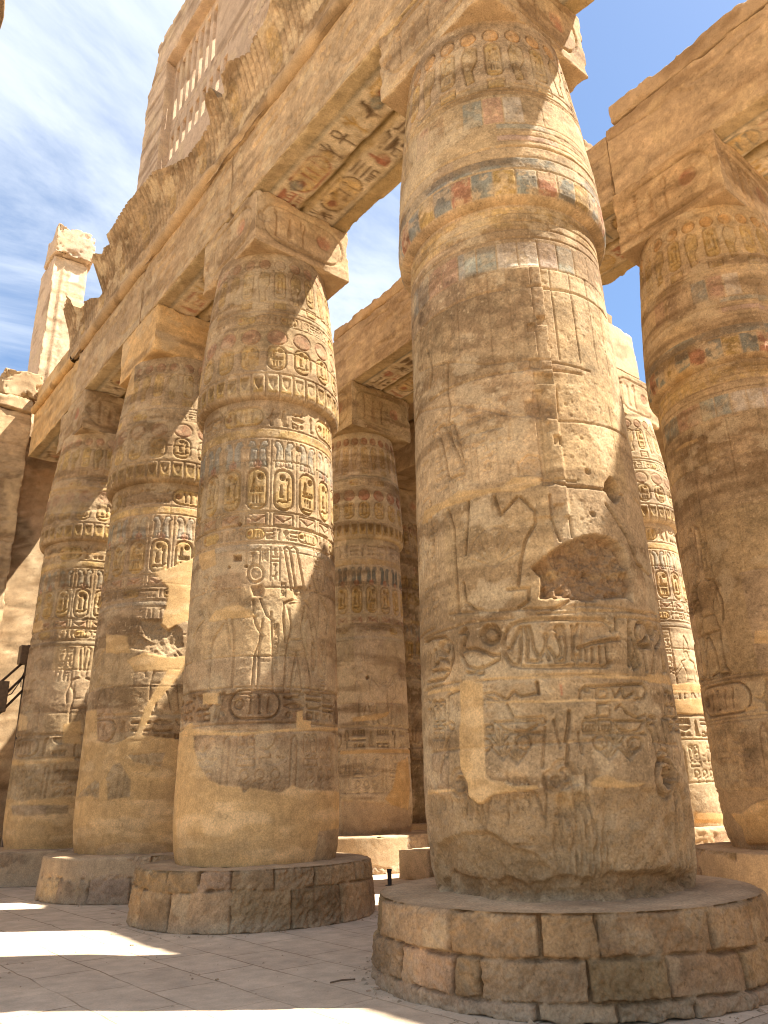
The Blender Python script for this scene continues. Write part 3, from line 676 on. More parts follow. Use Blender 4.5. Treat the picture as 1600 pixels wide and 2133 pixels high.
def deco_front(c):
    cv = c.cv; T = c.T
    A = lambda p: T(p, 2, 800, 0); B = lambda p: T(p, 2, 800, 700); E_ = lambda p: T(p, 2.6667, 860, 1200)
    L_ = lambda p: T(p, 2, 800, 1400)
    plain_deco(cv)
    # dark patina below the painted blocks
    for p, a in (([(140, 1190), (300, 1150), (520, 1125), (640, 1125), (660, 1330), (640, 1420), (450, 1450), (280, 1470), (150, 1500)], .62),):
        cv.paint(A(p), BROWN * .95, a, .55, .03)
    cv.paint(B([(330, 200), (560, 180), (720, 215), (720, 350), (560, 330), (380, 350), (300, 300)]), BROWN, .6, .6, .05)
    cv.paint(B([(150, 130), (420, 120), (680, 100), (860, 150), (700, 180), (400, 190), (160, 260)]), BROWN * 1.15, .55, .8, .06)
    for p in ([(265, 110), (262, 230), (275, 300), (268, 350), (280, 430)], [(180, 60), (200, 140), (190, 220)]): cv.stroke(B(p), .03, .03, DARK, .3, dmg=True)
    for p in ([(150, 150), (280, 110), (420, 120), (700, 110), (860, 150)], [(150, 320), (300, 290), (520, 330), (730, 355), (900, 370), (1020, 440)]): cv.stroke(B(p), .018, .016, BROWN, .3, dmg=True)
    # faint rows of small signs
    for v in (5.55, 5.25): text_row(cv, -1.3, -.05, v - .13, v + .12, .012, cart=False)
    for k in range(4): text_col(cv, -1.45 + .33 * k, -1.25 + .33 * k, 4.7, 5.25, .010)
    for p in ([(230, 380), (250, 370), (300, 480), (335, 570), (275, 595)], [(225, 390), (245, 470), (270, 600)], [(262, 372), (285, 360), (318, 470), (335, 560)]): cv.stroke(B(p), .03, .022)
    cv.erode(B([(565, 520), (600, 500), (650, 510), (665, 560), (662, 590), (565, 600)]), .03, .02, 9, None)
    cv.stroke(B([(562, 590), (562, 530), (600, 498), (650, 508), (668, 590)]), .02, .014)
    cv.erode(B([(575, 265), (660, 255), (715, 290), (715, 355), (640, 350), (590, 330)]), .035, .03, 12, BROWN, .5)
    cv.stroke(B([(715, 222), (722, 340), (745, 520), (770, 720), (785, 835)]), .022, .022)
    cv.stroke(B([(655, 600), (740, 625), (830, 630), (920, 640), (1000, 665)]), .026, .035, DARK, .4, dmg=True)
    k = cv.win(-.15, .5, 3.9, 7.4); ramp = sstep(cv.U[k], -.1, .47) * (cv.U[k] < .462 + .012 * (vn2(cv.V[k] * 2, cv.V[k] * 0, 3) - .5)) * sstep(cv.V[k], 3.9, 4.2) * sstep(7.4 - cv.V[k], 0, .1); cv.E[k] -= .05 * ramp  # surface tilted up to a step, shaped to give a sharp sunlit edge
    q = B([(955, 640)])[0]; cv.hole(q[0], q[1], .12, .22, .13)
    # big tooth-shaped loss
    cv.erode(B([(612, 965), (660, 915), (720, 885), (790, 835), (860, 828), (930, 828), (970, 850), (1000, 890), (1025, 975), (1040, 1105), (870, 1092), (650, 1092), (655, 1030), (650, 1000)]),
             .10, .06, 6, BROWN * 1.25, .8, 1.6, .025, 1.7)
    cv.paint(B([(650, 985), (700, 960), (760, 975), (740, 1000), (670, 1005)]), PLASTER * .8, .7, .3, .02); cv.paint(B([(880, 985), (1020, 975), (1030, 1000), (900, 1005)]), PLASTER * .8, .7, .3, .02)
    for _ in range(26):
        u, v = cv.rng.uniform(.25, .8), cv.rng.uniform(4.1, 6.6); cv.hole(u, v, cv.rng.uniform(.008, .02), .012)
    q = B([(872, 742)])[0]; cv.hole(q[0], q[1], .03, .03); q = B([(850, 565)])[0]; cv.hole(q[0], q[1], .035, .03)
    # smooth repair wedge
    cv.plaster(B([(158, 785), (165, 725), (250, 690), (310, 640), (400, 640), (490, 625), (540, 588), (610, 580), (665, 605), (650, 622), (560, 645), (420, 655), (330, 690), (230, 722), (175, 775)]), PLASTER * .82, .012, 0)
    # large striding figures, nearly worn away
    for p in ([(460, 670), (485, 745), (555, 670)], [(570, 670), (630, 730), (632, 780), (590, 850), (570, 940), (560, 1040)], [(690, 668), (700, 760), (735, 850)], [(265, 725), (290, 800), (300, 1000), (312, 1150)],
              [(350, 690), (345, 800), (338, 910)], [(330, 1030), (340, 1110), (375, 1138), (410, 1140)], [(515, 1055), (606, 1050), (602, 1105), (560, 1132)], [(925, 700), (1010, 830), (1055, 950), (1110, 1000), (1118, 985)],
              [(300, 1040), (305, 1150)], [(190, 690), (200, 880), (195, 1000)], [(200, 800), (210, 1000)], [(175, 720), (185, 980)], [(700, 1140), (760, 1110), (800, 1090)]): cv.stroke(B(p), .026, .028)
    g = B([(460, 960)])[0]      # faint lotus clump
    for k in range(9):
        a = math.radians(20 + 17.5 * k); cv.stroke([g, (g[0] + .28 * math.cos(a), g[1] + .36 * math.sin(a))], .014, .009)
    cv.stroke(ell(g[0], g[1] + .12, .28, .3, 16, .2, 2.9), .013, .008)
    for k in range(3): text_col(cv, -1.72 + .22 * k, -1.58 + .22 * k, 3.35, 4.45, .010)
    for p in ([(270, 1160), (500, 1145), (700, 1132), (900, 1150), (1140, 1160)], [(800, 1100), (805, 1160)], [(845, 1100), (850, 1160)]): cv.stroke(B(p), .018, .014)
    # deep band of large signs
    dp = .030
    goose = [(262, 318), (290, 290), (305, 318), (290, 360), (280, 410), (300, 410), (340, 402), (400, 422), (440, 440), (478, 436), (478, 462), (430, 490), (400, 505), (345, 520), (298, 498), (270, 440), (272, 392), (295, 330), (285, 312)]
    cv.stroke(E_(goose), .028, dp, closed=True)
    for p in ([(342, 512), (332, 540), (300, 535)], [(385, 505), (388, 540), (360, 540)]): cv.stroke(E_(p), .03, dp)
    for x, y, rx, ry in ((430, 325, 54, 54), (172, 400, 30, 42)):
        cv.stroke(E_(ell(x, y, rx * .86, ry * .86, 24)), .05, dp * 1.4, closed=True); cv.area(E_(ell(x, y, rx * .7, ry * .7, 20)), dp * .8, .05, flat=.2)
    for p in ([(65, 372), (110, 345), (180, 340), (215, 380), (226, 450), (205, 525), (170, 572), (80, 592)], [(85, 430), (80, 570)], [(98, 440), (92, 560)], [(118, 415), (116, 500), (142, 480)], [(128, 410), (132, 440)], [(150, 460), (190, 468), (196, 488)],
              [(110, 535), (125, 522), (140, 532), (155, 520), (170, 530), (190, 518)]): cv.stroke(E_(p), .030, dp)
    cart = [(1110, 310), (1098, 270), (1060, 242), (900, 238), (700, 240), (600, 250), (545, 272), (512, 320), (502, 375), (512, 440), (545, 487), (600, 503), (760, 505), (900, 500), (1080, 502), (1100, 480)]
    cv.stroke(E_(cart), .034, dp * .9)
    for p in ([(598, 285), (572, 335), (548, 388)], [(598, 285), (600, 400), (592, 482)], [(520, 405), (548, 400)], [(622, 285), (640, 350), (636, 470), (692, 476), (738, 402)], [(645, 280), (662, 330), (672, 400), (695, 440), (712, 470)],
              [(742, 345), (738, 400), (758, 462)], [(758, 400), (788, 440), (802, 470)], [(798, 330), (842, 320), (855, 390), (845, 472), (800, 476)], [(808, 340), (826, 400), (826, 440), (800, 462)], [(885, 278), (905, 322), (918, 270)],
              [(893, 300), (893, 460)], [(912, 440), (912, 490)], [(920, 400), (1000, 372), (1090, 355), (1150, 350)], [(936, 400), (936, 455)], [(966, 405), (966, 462)], [(1000, 400), (1000, 474)], [(1042, 395), (1046, 474)], [(1075, 370), (1088, 488)]): cv.stroke(E_(p), .032, dp)
    cv.stroke(E_(ell(742, 332, 12, 12, 12)), .02, dp * .7, closed=True); cv.area(E_(ell(818, 293, 32, 25, 18)), dp * 1.1, .03); cv.erode(E_([(930, 260), (1080, 250), (1110, 300), (1100, 345), (1000, 365), (930, 390)]), .03, .02, 8)
    for p in ([(1200, 250), (1205, 495)], [(1208, 300), (1235, 390), (1262, 485)], [(1208, 405), (1232, 512)], [(1345, 292), (1360, 285), (1378, 340), (1376, 362), (1350, 402)], [(1130, 240), (1132, 300)]): cv.stroke(E_(p), .034, dp * 1.2)
    cv.stroke(E_(ell(1270, 312, 30, 58, 20)), .034, dp * 1.2, closed=True); cv.stroke(E_([(1255, 386), (1312, 390)]), .05, dp * 1.3); cv.stroke(E_([(1280, 375), (1290, 450), (1302, 520)]), .04, dp * 1.3)
    q = E_([(1322, 302)])[0]; cv.hole(q[0], q[1], .085, .07, .10)
    for p in ([(1340, 425), (1352, 545), (1325, 540)], [(1380, 425), (1414, 532), (1394, 540)], [(1228, 420), (1256, 515), (1234, 512)], [(1205, 410), (1215, 500), (1202, 500)]): cv.area(E_(p), dp * 1.4, .02)
    for p in ([(60, 355), (110, 325), (220, 290), (300, 262), (420, 245), (560, 236)], [(1130, 232), (1260, 236), (1400, 262)], [(70, 640), (160, 605), (255, 590), (380, 582), (600, 560), (900, 548), (1200, 552)], [(690, 210), (900, 200), (1310, 212)]): cv.stroke(E_(p), .018, .015)
    # lower register
    d2 = .022
    for x0, x1, y0, y1 in ((111, 134, 692, 838), (142, 174, 688, 836), (1405, 1432, 640, 790), (1440, 1470, 645, 795)):
        p = E_([(x0, y0 + 12), ((x0 + x1) / 2, y0), (x1, y0 + 12), (x1, y1 - 12), ((x0 + x1) / 2, y1), (x0, y1 - 12)]); cv.stroke(p, .022, d2 * 1.3, closed=True)
        a = np.array(p); cart_fill(cv, a[:, 0].min() + .01, a[:, 0].max() - .01, a[:, 1].min(), a[:, 1].max(), d2 * 1.3)
    for x0, x1, y0, y1 in ((111, 136, 850, 905), (142, 172, 848, 905), (395, 440, 830, 880), (948, 1022, 805, 862), (1038, 1108, 800, 862), (1432, 1452, 815, 862), (1460, 1482, 812, 860)):
        cv.stroke(E_(rect(x0, x1, y0, y1)), .018, d2, closed=True)
        for k in range(3): x = x0 + (x1 - x0) * (.25 + .25 * k); cv.stroke(E_([(x, y0 + (y1 - y0) * .45), (x, y1 - 8)]), .014, d2 * .8)
    for p in ([(455, 812), (710, 804)], [(470, 815), (500, 850), (560, 868), (630, 862), (680, 838), (700, 810)], [(1120, 806), (1290, 806)], [(1122, 808), (1150, 850), (1205, 868), (1260, 855), (1285, 808)], [(500, 872), (720, 872)], [(950, 876), (1292, 876)],
              [(85, 690), (98, 700), (100, 740), (82, 745)], [(250, 640), (195, 660), (190, 840)], [(190, 900), (150, 1100)], [(205, 840), (190, 1000)], [(735, 840), (722, 1062)], [(922, 870), (942, 985)], [(785, 800), (820, 950)], [(520, 712), (560, 790), (700, 785)],
              [(1305, 800), (1320, 782), (1345, 790), (1360, 860), (1405, 1030)], [(1305, 830), (1330, 870), (1365, 1020)], [(1385, 800), (1400, 785), (1418, 800), (1462, 1032)], [(1385, 800), (1430, 1000)]): cv.stroke(E_(p), .022, d2)
    for x, y, r in ((612, 925, 42), (1050, 926, 42), (1240, 932, 36), (395, 940, 36), (1395, 995, 28), (720, 800, 20), (205, 835, 22), (1330, 800, 22)): cv.stroke(E_(ell(x, y, r, r, 20)), .022, d2, closed=True)
    for x, y in ((500, 1020), (580, 1040), (480, 950), (1140, 950), (1100, 1020), (1210, 1020)):
        g = E_([(x, y)])[0]
        for k in range(5): a = math.radians(40 + 25 * k); cv.stroke([g, (g[0] + .13 * math.cos(a), g[1] + .16 * math.sin(a))], .016, d2 * .9)
    cv.stroke(E_([(932, 680), (930, 640), (960, 612), (1010, 615), (1280, 600), (1300, 640), (1290, 680), (1240, 688)]), .024, d2 * 1.2)
    for p in ([(1025, 612), (1025, 680)], [(1040, 630), (1085, 628), (1085, 672), (1040, 676), (1040, 630)], [(1110, 620), (1130, 670), (1160, 625), (1180, 680), (1230, 650)], [(395, 655), (450, 650), (520, 690), (560, 640), (600, 670), (690, 650)], [(400, 670), (470, 690)], [(960, 790), (1020, 780)], [(1030, 710), (1100, 705), (1100, 780), (1030, 780), (1030, 710)],
              [(1130, 740), (1160, 715), (1190, 760), (1250, 790), (1300, 772)], [(690, 590), (695, 650)]): cv.stroke(E_(p), .022, d2)
    cv.area(E_(ell(968, 634, 16, 12, 14)), .03, .02)
    cv.paint(E_([(815, 600), (828, 602), (834, 660), (824, 668)]), np.array([.45, .13, .06]), .7, .2)
    for p in ([(870, 755), (868, 820), (852, 915)], [(866, 935), (858, 1045)], [(855, 1045), (880, 1065), (905, 1100), (915, 1150)], [(690, 590), (700, 650)]): cv.stroke(E_(p), .035, .045, DARK, .4, dmg=True)
    for x, y, rr_, dd in ((1415, 1120, .13, .16), (255, 1150, .09, .05), (840, 1100, .08, .045), (780, 1140, .06, .05)):
        q = E_([(x, y)])[0]; cv.stroke(ell(q[0], q[1], rr_ * 1.2, rr_ * 1.3, 20), .05, dd * .5, dmg=True); cv.hole(q[0] + .02, q[1], rr_ * .8, dd)
        k = cv.win(q[0] - rr_, q[0] + rr_, q[1] - rr_, q[1] + rr_, .02); e = np.sqrt((cv.U[k] - q[0] + .02) ** 2 + (cv.V[k] - q[1] + .02) ** 2); cv.E[k] -= dd * .7 * (1 - sstep(e, rr_ * .3, rr_ * .6))
    # scaled, flaking foot
    cv.erode(E_([(75, 1200), (300, 1195), (480, 1190), (700, 1180), (960, 1175), (1280, 1150), (1420, 1180), (1480, 1120), (1640, 1300), (1700, 1740), (60, 1740)]), .035, .03, 7, np.array([.33, .218, .108]), .55, 1.8, .08, 1.0)
    k = cv.win(-2.6, 2.6, .7, 2.0); U, V = cv.U[k], cv.V[k]
    rg = np.abs(fbm2(U + .12 * fbm2(U, V, 2, 2, 6), V * .22, 7.5, 4, 66, .6) - .5) * 2; fl = sstep(1.86 + .15 * (fbm2(U, V, 2, 3, 8) - .5) - V, 0, .12) * sstep(fbm2(U, V, 1.6, 4, 67), .36, .52)
    cv.E[k] += .035 * fl * (1 - sstep(rg, .0, .22)) + .02 * fl * (fbm2(U, V * .4, 13, 3, 68) - .3); cv.C[k] *= (1 - .12 * fl * (1 - sstep(rg, 0, .2)))[..., None]
    cv.erode(E_([(440, 1400), (700, 1480), (790, 1600), (850, 1660), (1100, 1640), (1450, 1560), (1700, 1600), (1700, 1760), (60, 1760), (110, 1480), (250, 1380)]), .085, .06, 4, np.array([.27, .178, .088]), .6, 1.7, .10, .8)
    cv.erode(E_([(150, 1600), (700, 1650), (1200, 1600), (1640, 1600), (1700, 1760), (60, 1760)]), .12, .04, 5, BROWN * 1.25, .4, 1.8, .10, .9)
    for p in ([(1478, 1110), (1482, 1300), (1495, 1500), (1498, 1690)], [(560, 1500), (700, 1500), (790, 1610), (860, 1660)], [(540, 1600), (640, 1590)], [(800, 1330), (860, 1328), (910, 1332)]): cv.stroke(E_(p), .04, .06, DARK, .3, dmg=True)
    k = cv.win(-2.5, 2.5, .7, 1.9)
    cv.E[k] += (.06 * (fbm2(cv.U[k], cv.V[k] * .8, 1.5, 3, 77) - .35)) * sstep(1.8 - cv.V[k], 0, .9)
    # plaster repairs
    pl = PLASTER * .97
    cv.plaster(E_([(255, 590), (300, 572), (385, 590), (392, 700), (396, 900), (405, 1100), (430, 1132), (560, 1160), (690, 1163), (705, 1183), (640, 1195), (450, 1208), (375, 1262), (350, 1262), (302, 1222), (296, 1150), (262, 1080), (254, 900), (262, 750)]), pl, .012)
    for p in ([(390, 578), (700, 566), (940, 560), (1200, 572), (1290, 580), (1440, 612), (1460, 600), (1430, 562), (1330, 540), (1290, 556), (1100, 548), (800, 556), (390, 564)], [(400, 694), (800, 690), (1300, 684), (1300, 697), (800, 704), (400, 708)],
              [(80, 640), (255, 612), (255, 634), (80, 662)], [(80, 1187), (220, 1178), (228, 1196), (80, 1216)], [(990, 1150), (1020, 1122), (1080, 1104), (1130, 1128), (1200, 1150), (1300, 1150), (1260, 1168), (1150, 1176), (1000, 1170)], [(1300, 560), (1360, 552), (1420, 580), (1380, 600), (1310, 590)]): cv.plaster(E_(p), pl, .010)
    cv.paint(E_([(780, 1200), (960, 1180), (960, 1250), (880, 1300), (790, 1270)]), PLASTER * .75, .7, .3, .02)
    cv.finish(.12, drums=[2.05, 3.3, 4.62, 5.95, 7.05, 9.05, 10.2], mottle=.9, grain=.003)
    cv.hole(.0, 8.40, .085, .10, .06)

def deco_second(c):
    cv = c.cv; T = c.T
    A = lambda p: T(p, 2, 0, 1400); B = lambda p: T(p, 2, 0, 700); Z = lambda p: T(p, 4.444, 380, 820)
    std_deco(cv, .35, .019, low=False)
    k = cv.win(-2.7, 2.7, 3.29, 5.46); cv.D[k] = 0      # own scene instead of the stock one
    d = .02
    for p in ([(1185, 885), (1200, 970), (1215, 1060)], [(1185, 885), (1195, 878), (1208, 890), (1232, 1052)], [(1215, 885), (1226, 878), (1238, 890), (1268, 1060)], [(1185, 1112), (1215, 1100), (1275, 1104), (1295, 1130), (1310, 1180), (1326, 1250)],
              [(1185, 1112), (1180, 1170), (1184, 1230), (1192, 1275)], [(1205, 1140), (1216, 1220), (1206, 1262), (1195, 1320), (1190, 1400), (1186, 1480)], [(1272, 1130), (1256, 1220), (1266, 1262), (1290, 1400), (1300, 1480), (1330, 1484)], [(1290, 1170), (1305, 1250), (1312, 1270)],
              [(1238, 1318), (1222, 1400), (1212, 1480), (1250, 1484)], [(1238, 1318), (1252, 1400), (1262, 1475)], [(1200, 1265), (1268, 1265)], [(1055, 1100), (1062, 1190), (1092, 1250), (1062, 1320), (1054, 1400), (1050, 1482), (1110, 1486)], [(1085, 1095), (1110, 1160), (1140, 1190)],
              [(1095, 1180), (1080, 1280), (1076, 1400), (1072, 1470)], [(1130, 1150), (1135, 1300), (1140, 1480)], [(965, 1180), (976, 1250), (970, 1400), (966, 1470)], [(880, 1290), (872, 1400), (868, 1480)], [(930, 1200), (890, 1260), (870, 1330)], [(940, 1180), (960, 1300)], [(830, 1130), (850, 1180), (800, 1260)],
              [(1300, 1000), (1330, 1080), (1330, 1200)], [(1320, 1060), (1370, 1160), (1360, 1240)]): cv.stroke(B(p), .03, d)
    cv.stroke(B(ell(1065, 990, 33, 36, 22)), .035, d, closed=True); cv.area(B(ell(1065, 990, 20, 22, 18)), .012, .03)
    body = [(1188, 1112), (1280, 1106), (1300, 1150), (1262, 1220), (1268, 1310), (1240, 1318), (1200, 1310), (1214, 1220)]
    cv.area(B(body), .014, .05, flat=.1)
    for x0, x1, y0, y1 in ((1128, 1166, 882, 1018), (1092, 1116, 890, 935), (1030, 1082, 880, 950), (1170, 1192, 1030, 1085), (1310, 1340, 900, 1010), (1355, 1380, 910, 1040), (1300, 1318, 1280, 1400), (1140, 1160, 1200, 1390), (1338, 1356, 1260, 1480), (840, 870, 1000, 1090), (880, 910, 1010, 1080)):
        p = np.array(B(rect(x0, x1, y0, y1))); text_col(cv, p[:, 0].min() + .02, p[:, 0].max() - .02, p[:, 1].min(), p[:, 1].max(), .020)
    cv.stroke(B([(825, 1505), (1000, 1492), (1200, 1486), (1410, 1500)]), .02, .02)
    cv.erode(B([(1040, 1040), (1095, 1030), (1105, 1060), (1095, 1090), (1050, 1088)]), .05, .015, 9, BROWN * 1.6, .5)
    cv.erode(B([(1218, 1045), (1270, 1040), (1295, 1075), (1270, 1106), (1225, 1100)]), .045, .02, 9, None)
    cv.paint(B([(900, 1000), (1000, 980), (1010, 1100), (900, 1120), (870, 1090)]), BROWN * 1.3, .45, .4, .05)
    for x, y, r in ((530, 1205, .035), (430, 1605, .025), (590, 1595, .025), (1183, 1790, .02), (1310, 1815, .02)):
        q = Z([(x, y)])[0]; cv.hole(q[0], q[1], r, .09)
    cv.erode(Z([(468, 1492), (548, 1490), (548, 1552), (470, 1552)]), .10, .004, 9, BROWN, .6, edge=.02); cv.erode(Z([(1030, 480), (1100, 490), (1115, 545), (1070, 575)]), .05, .02, 9, np.array([.36, .24, .12]), .6)
    cv.erode(Z([(545, 490), (780, 480), (770, 520), (560, 530)]), .03, .02, 9, None); cv.erode(B([(1020, 80), (1120, 90), (1110, 150), (1030, 145)]), .03, .03, 9, None)
    low_frieze(cv, 1.78, 2.58, .016)
    cv.paint(A([(745, 90), (1000, 80), (1415, 85), (1418, 225), (1000, 230), (745, 200)]), BROWN * 1.0, .8, .2, .03)
    cv.paint(A([(800, 262), (1420, 262), (1420, 300), (1000, 310), (800, 330)]), BROWN * 1.5, .45, .5, .05)
    pl = PLASTER * 1.02
    cv.plaster(A([(680, 830), (715, 560), (735, 330), (745, 262), (770, 230), (800, 208), (806, 310), (830, 390), (870, 450), (930, 472), (1000, 478), (1016, 503), (1040, 480), (1130, 497), (1170, 500), (1220, 470), (1270, 490), (1440, 500), (1440, 640), (1425, 650), (1330, 662), (1308, 780), (1300, 830)]), pl, .012)
    for p in ([(742, 256), (790, 232), (1000, 254), (1420, 228), (1420, 246), (1200, 246), (1000, 264), (850, 262), (745, 275)], [(842, 92), (870, 84), (908, 88), (906, 132), (842, 134)], [(1238, 165), (1262, 160), (1262, 200), (1298, 205), (1296, 232), (1236, 230)]): cv.plaster(A(p), pl * 1.03, .010)
    cv.plaster(Z([(235, 2110), (300, 2010), (420, 1962), (520, 1952), (620, 2000), (695, 2060), (600, 2072), (420, 2082), (290, 2112)]), pl, .012)
    cv.plaster(B([(825, 910), (890, 890), (900, 950), (840, 980)]), pl * .95, .03)
    cv.finish(.06, drums=[2.62, 3.75, 4.85, 5.9, 7.1, 9.2, 10.3], mottle=.8)

def deco_third(c):
    cv = c.cv; A = lambda p: c.T(p, 2, 0, 1400); B = lambda p: c.T(p, 2, 0, 700)
    std_deco(cv, .4, .021)
    cv.paint(A([(345, 150), (760, 130), (745, 300), (340, 310)]), BROWN * 1.4, .55, .3, .04)
    cv.erode(B([(575, 1180), (690, 1175), (760, 1225), (770, 1300), (690, 1335), (600, 1260)]), .07, .05, 7, PALE * .9, .5, 2.2)
    cv.erode(B([(560, 1240), (700, 1290), (700, 1340), (540, 1300)]), .05, .05, 9, None)
    pl = PLASTER * 1.02
    cv.plaster(B([(640, 985), (720, 960), (790, 930), (860, 900), (860, 1170), (770, 1190), (700, 1225), (668, 1200), (690, 1130), (700, 1050)]), pl, .02)
    cv.plaster(B([(530, 1352), (600, 1318), (700, 1340), (830, 1330), (800, 1400), (560, 1400)]), pl, .02)
    cv.plaster(B([(440, 1240), (530, 1250), (540, 1320), (440, 1320)]), pl, .03); cv.plaster(B([(520, 90), (560, 120), (560, 240), (520, 260), (490, 240)]), pl * 1.02, .02)
    cv.plaster(A([(340, 165), (402, 155), (404, 285), (470, 300), (562, 262), (600, 150), (700, -10), (770, -10), (650, 130), (592, 262), (800, 290), (820, 800), (260, 810), (300, 560), (330, 330)]), pl * .97, .014,
               islands=[A([(440, 440), (470, 385), (500, 378), (545, 450), (540, 520), (450, 535)]), A([(318, 525), (345, 490), (395, 452), (410, 460), (410, 525), (370, 515)]), A([(530, 345), (690, 335), (670, 395), (560, 375)])])
    cv.plaster(A([(395, 770), (410, 730), (520, 710), (690, 720), (720, 790), (395, 800)]), np.array([.58, .38, .19]), .02)
    cv.finish(.12, drums=drums_of(.77), mottle=.8)
def deco_fourth(c):
    cv = c.cv; A = lambda p: c.T(p, 3.8083, 0, 1300); Z = lambda p: c.T(p, 3.5542, 0, 900)
    std_deco(cv, .4, .025)
    cv.erode(Z([(330, 480), (600, 440), (840, 450), (800, 590), (560, 600), (350, 620)]), .05, .05, 6, PALE * .9, .4, 2.0)
    cv.paint(Z([(420, 300), (800, 270), (800, 340), (420, 370)]), BROWN * 1.8, .5, .3, .04)
    pl = PLASTER
    cv.plaster(Z([(385, 430), (560, 400), (620, 395), (830, 430), (830, 445), (600, 425), (400, 440)]), pl * .8, .03)
    cv.plaster(Z([(235, 1430), (310, 1390), (320, 1470), (240, 1490)]), pl, .03); cv.plaster(Z([(330, 930), (560, 880), (740, 900), (740, 912), (560, 900), (340, 945)]), pl * .9, .02)
    for p in ([(498, 790), (640, 765), (640, 950), (500, 945)], [(140, 700), (215, 730), (210, 840), (140, 850)], [(66, 1080), (300, 1075), (590, 1055), (590, 1088), (300, 1110), (66, 1125)]): cv.plaster(A(p), pl, .02)
    cv.plaster(A([(50, 1385), (200, 1400), (400, 1380), (640, 1350), (640, 1860), (-20, 1860)]), pl * .98, .03, islands=[A([(88, 1440), (220, 1430), (545, 1440), (540, 1500), (210, 1522), (95, 1505)])])
    cv.finish(.12, drums=drums_of(.72), mottle=.8)
def deco_fifth(c):
    cv = c.cv; A = lambda p: c.T(p, 2.735, 660, 1080)
    cv.C[:] = np.array([.54, .41, .26]); std_deco(cv, .95, .024)
    q = A([(290, 906)])[0]; cv.hole(q[0], q[1], .05, .12)
    cv.paint(A([(130, 1050), (530, 1060), (520, 1130), (130, 1110)]), BROWN * 1.6, .4, .5, .06)
    cv.erode(A([(140, 1600), (420, 1620), (540, 1640), (545, 1810), (140, 1830)]), .03, .06, 8, BROWN * 1.7, .35, 2.0)
    cv.plaster(A([(462, 1392), (520, 1358), (532, 1500), (522, 1660), (430, 1632), (388, 1600), (432, 1540)]), PLASTER, .02); cv.plaster(A([(130, 1325), (560, 1318), (560, 1340), (130, 1345)]), PLASTER, .01)
    cv.plaster(A([(100, 1830), (560, 1812), (570, 1920), (100, 1920)]), PLASTER * .95, .02)
    cv.plaster(A([(360, 1110), (420, 1098), (400, 1130), (340, 1150), (200, 1160), (200, 1135)]), PLASTER * .95, .02)
    cv.finish(.08, drums=drums_of(.8), mottle=.6)
def deco_sixth(c):
    cv = c.cv; A = lambda p: c.T(p, 3.81, 1300, 1300); B = lambda p: c.T(p, 4, 1200, 640)
    cv.C *= 1.12; plain_deco(cv)
    for p in ([(860, 1100), (1300, 1000), (1560, 960), (1600, 1340), (1250, 1420), (900, 1540)], ): cv.paint(B(p), BROWN * 1.1, .5, .5, .05)
    for u in (-2.3, -2.05, -1.75, -1.45, -1.15, -.9): cv.stroke([(u, 5.0), (u + .02, 7.3)], .013, .010, BROWN, .4)
    figure(cv, -1.15, 3.25, 1.75, .036, True, 0, .034); figure(cv, -2.1, 3.25, 1.7, .034, False, 0, .032)
    for k in range(5): text_col(cv, -2.45 + .16 * k * 2.2, -2.3 + .16 * k * 2.2, 4.3, 5.5, .02)
    text_row(cv, -2.55, 2.5, 2.64, 3.12, .036, big=True)
    for z in (3.16, 2.6): cv.stroke([(-2.6, z), (2.6, z)], .02, .016)
    low_frieze(cv, 1.72, 2.5, .014)
    cv.erode([(-2.6, 1.62), (2.6, 1.62), (2.6, .7), (-2.6, .7)], .03, .05, 7, None, 0, 2.0)
    cv.plaster(B([(820, 1200), (900, 1130), (1000, 1095), (1020, 1110), (900, 1170), (830, 1210)]), PLASTER * .85, .01)
    cv.plaster(B([(780, 700), (850, 560), (960, 470), (1000, 500), (880, 640), (800, 720)]), PLASTER * .8, .03)
    for p in ([(842, 1505), (930, 1500), (965, 1470), (1000, 1432), (1060, 1408), (1160, 1385), (1160, 1750), (972, 1745), (930, 1620)], [(1035, 55), (1160, 45), (1160, 155), (1035, 150)], [(950, 660), (1050, 645), (1090, 660), (960, 695)]): cv.plaster(A(p), PLASTER, .012)
    cv.erode(c.T([(1575, 600), (1600, 560), (1640, 560), (1640, 760), (1590, 740)], 1), .06, .05, 6, None)
    cv.finish(.12, drums=[1.6, 2.55, 3.2, 4.7, 5.75, 6.6, 9.3, 10.4], mottle=.9)
def deco_seventh(c):
    cv = c.cv; A = lambda p: c.T(p, 3.81, 1300, 1300)
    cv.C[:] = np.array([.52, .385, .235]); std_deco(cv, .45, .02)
    for p in ([(380, 475), (700, 465), (700, 545), (380, 560)], [(380, 600), (700, 590), (700, 720), (380, 720)], [(560, 1500), (850, 1500), (850, 1580), (560, 1580)]): cv.plaster(A(p), PLASTER * 1.03, .02)
    cv.finish(.08, drums=drums_of(.8), mottle=.6)
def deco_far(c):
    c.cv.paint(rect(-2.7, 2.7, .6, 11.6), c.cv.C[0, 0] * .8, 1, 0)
    std_deco(c.cv, .3, .03); c.cv.finish(.3, drums=drums_of(.8))

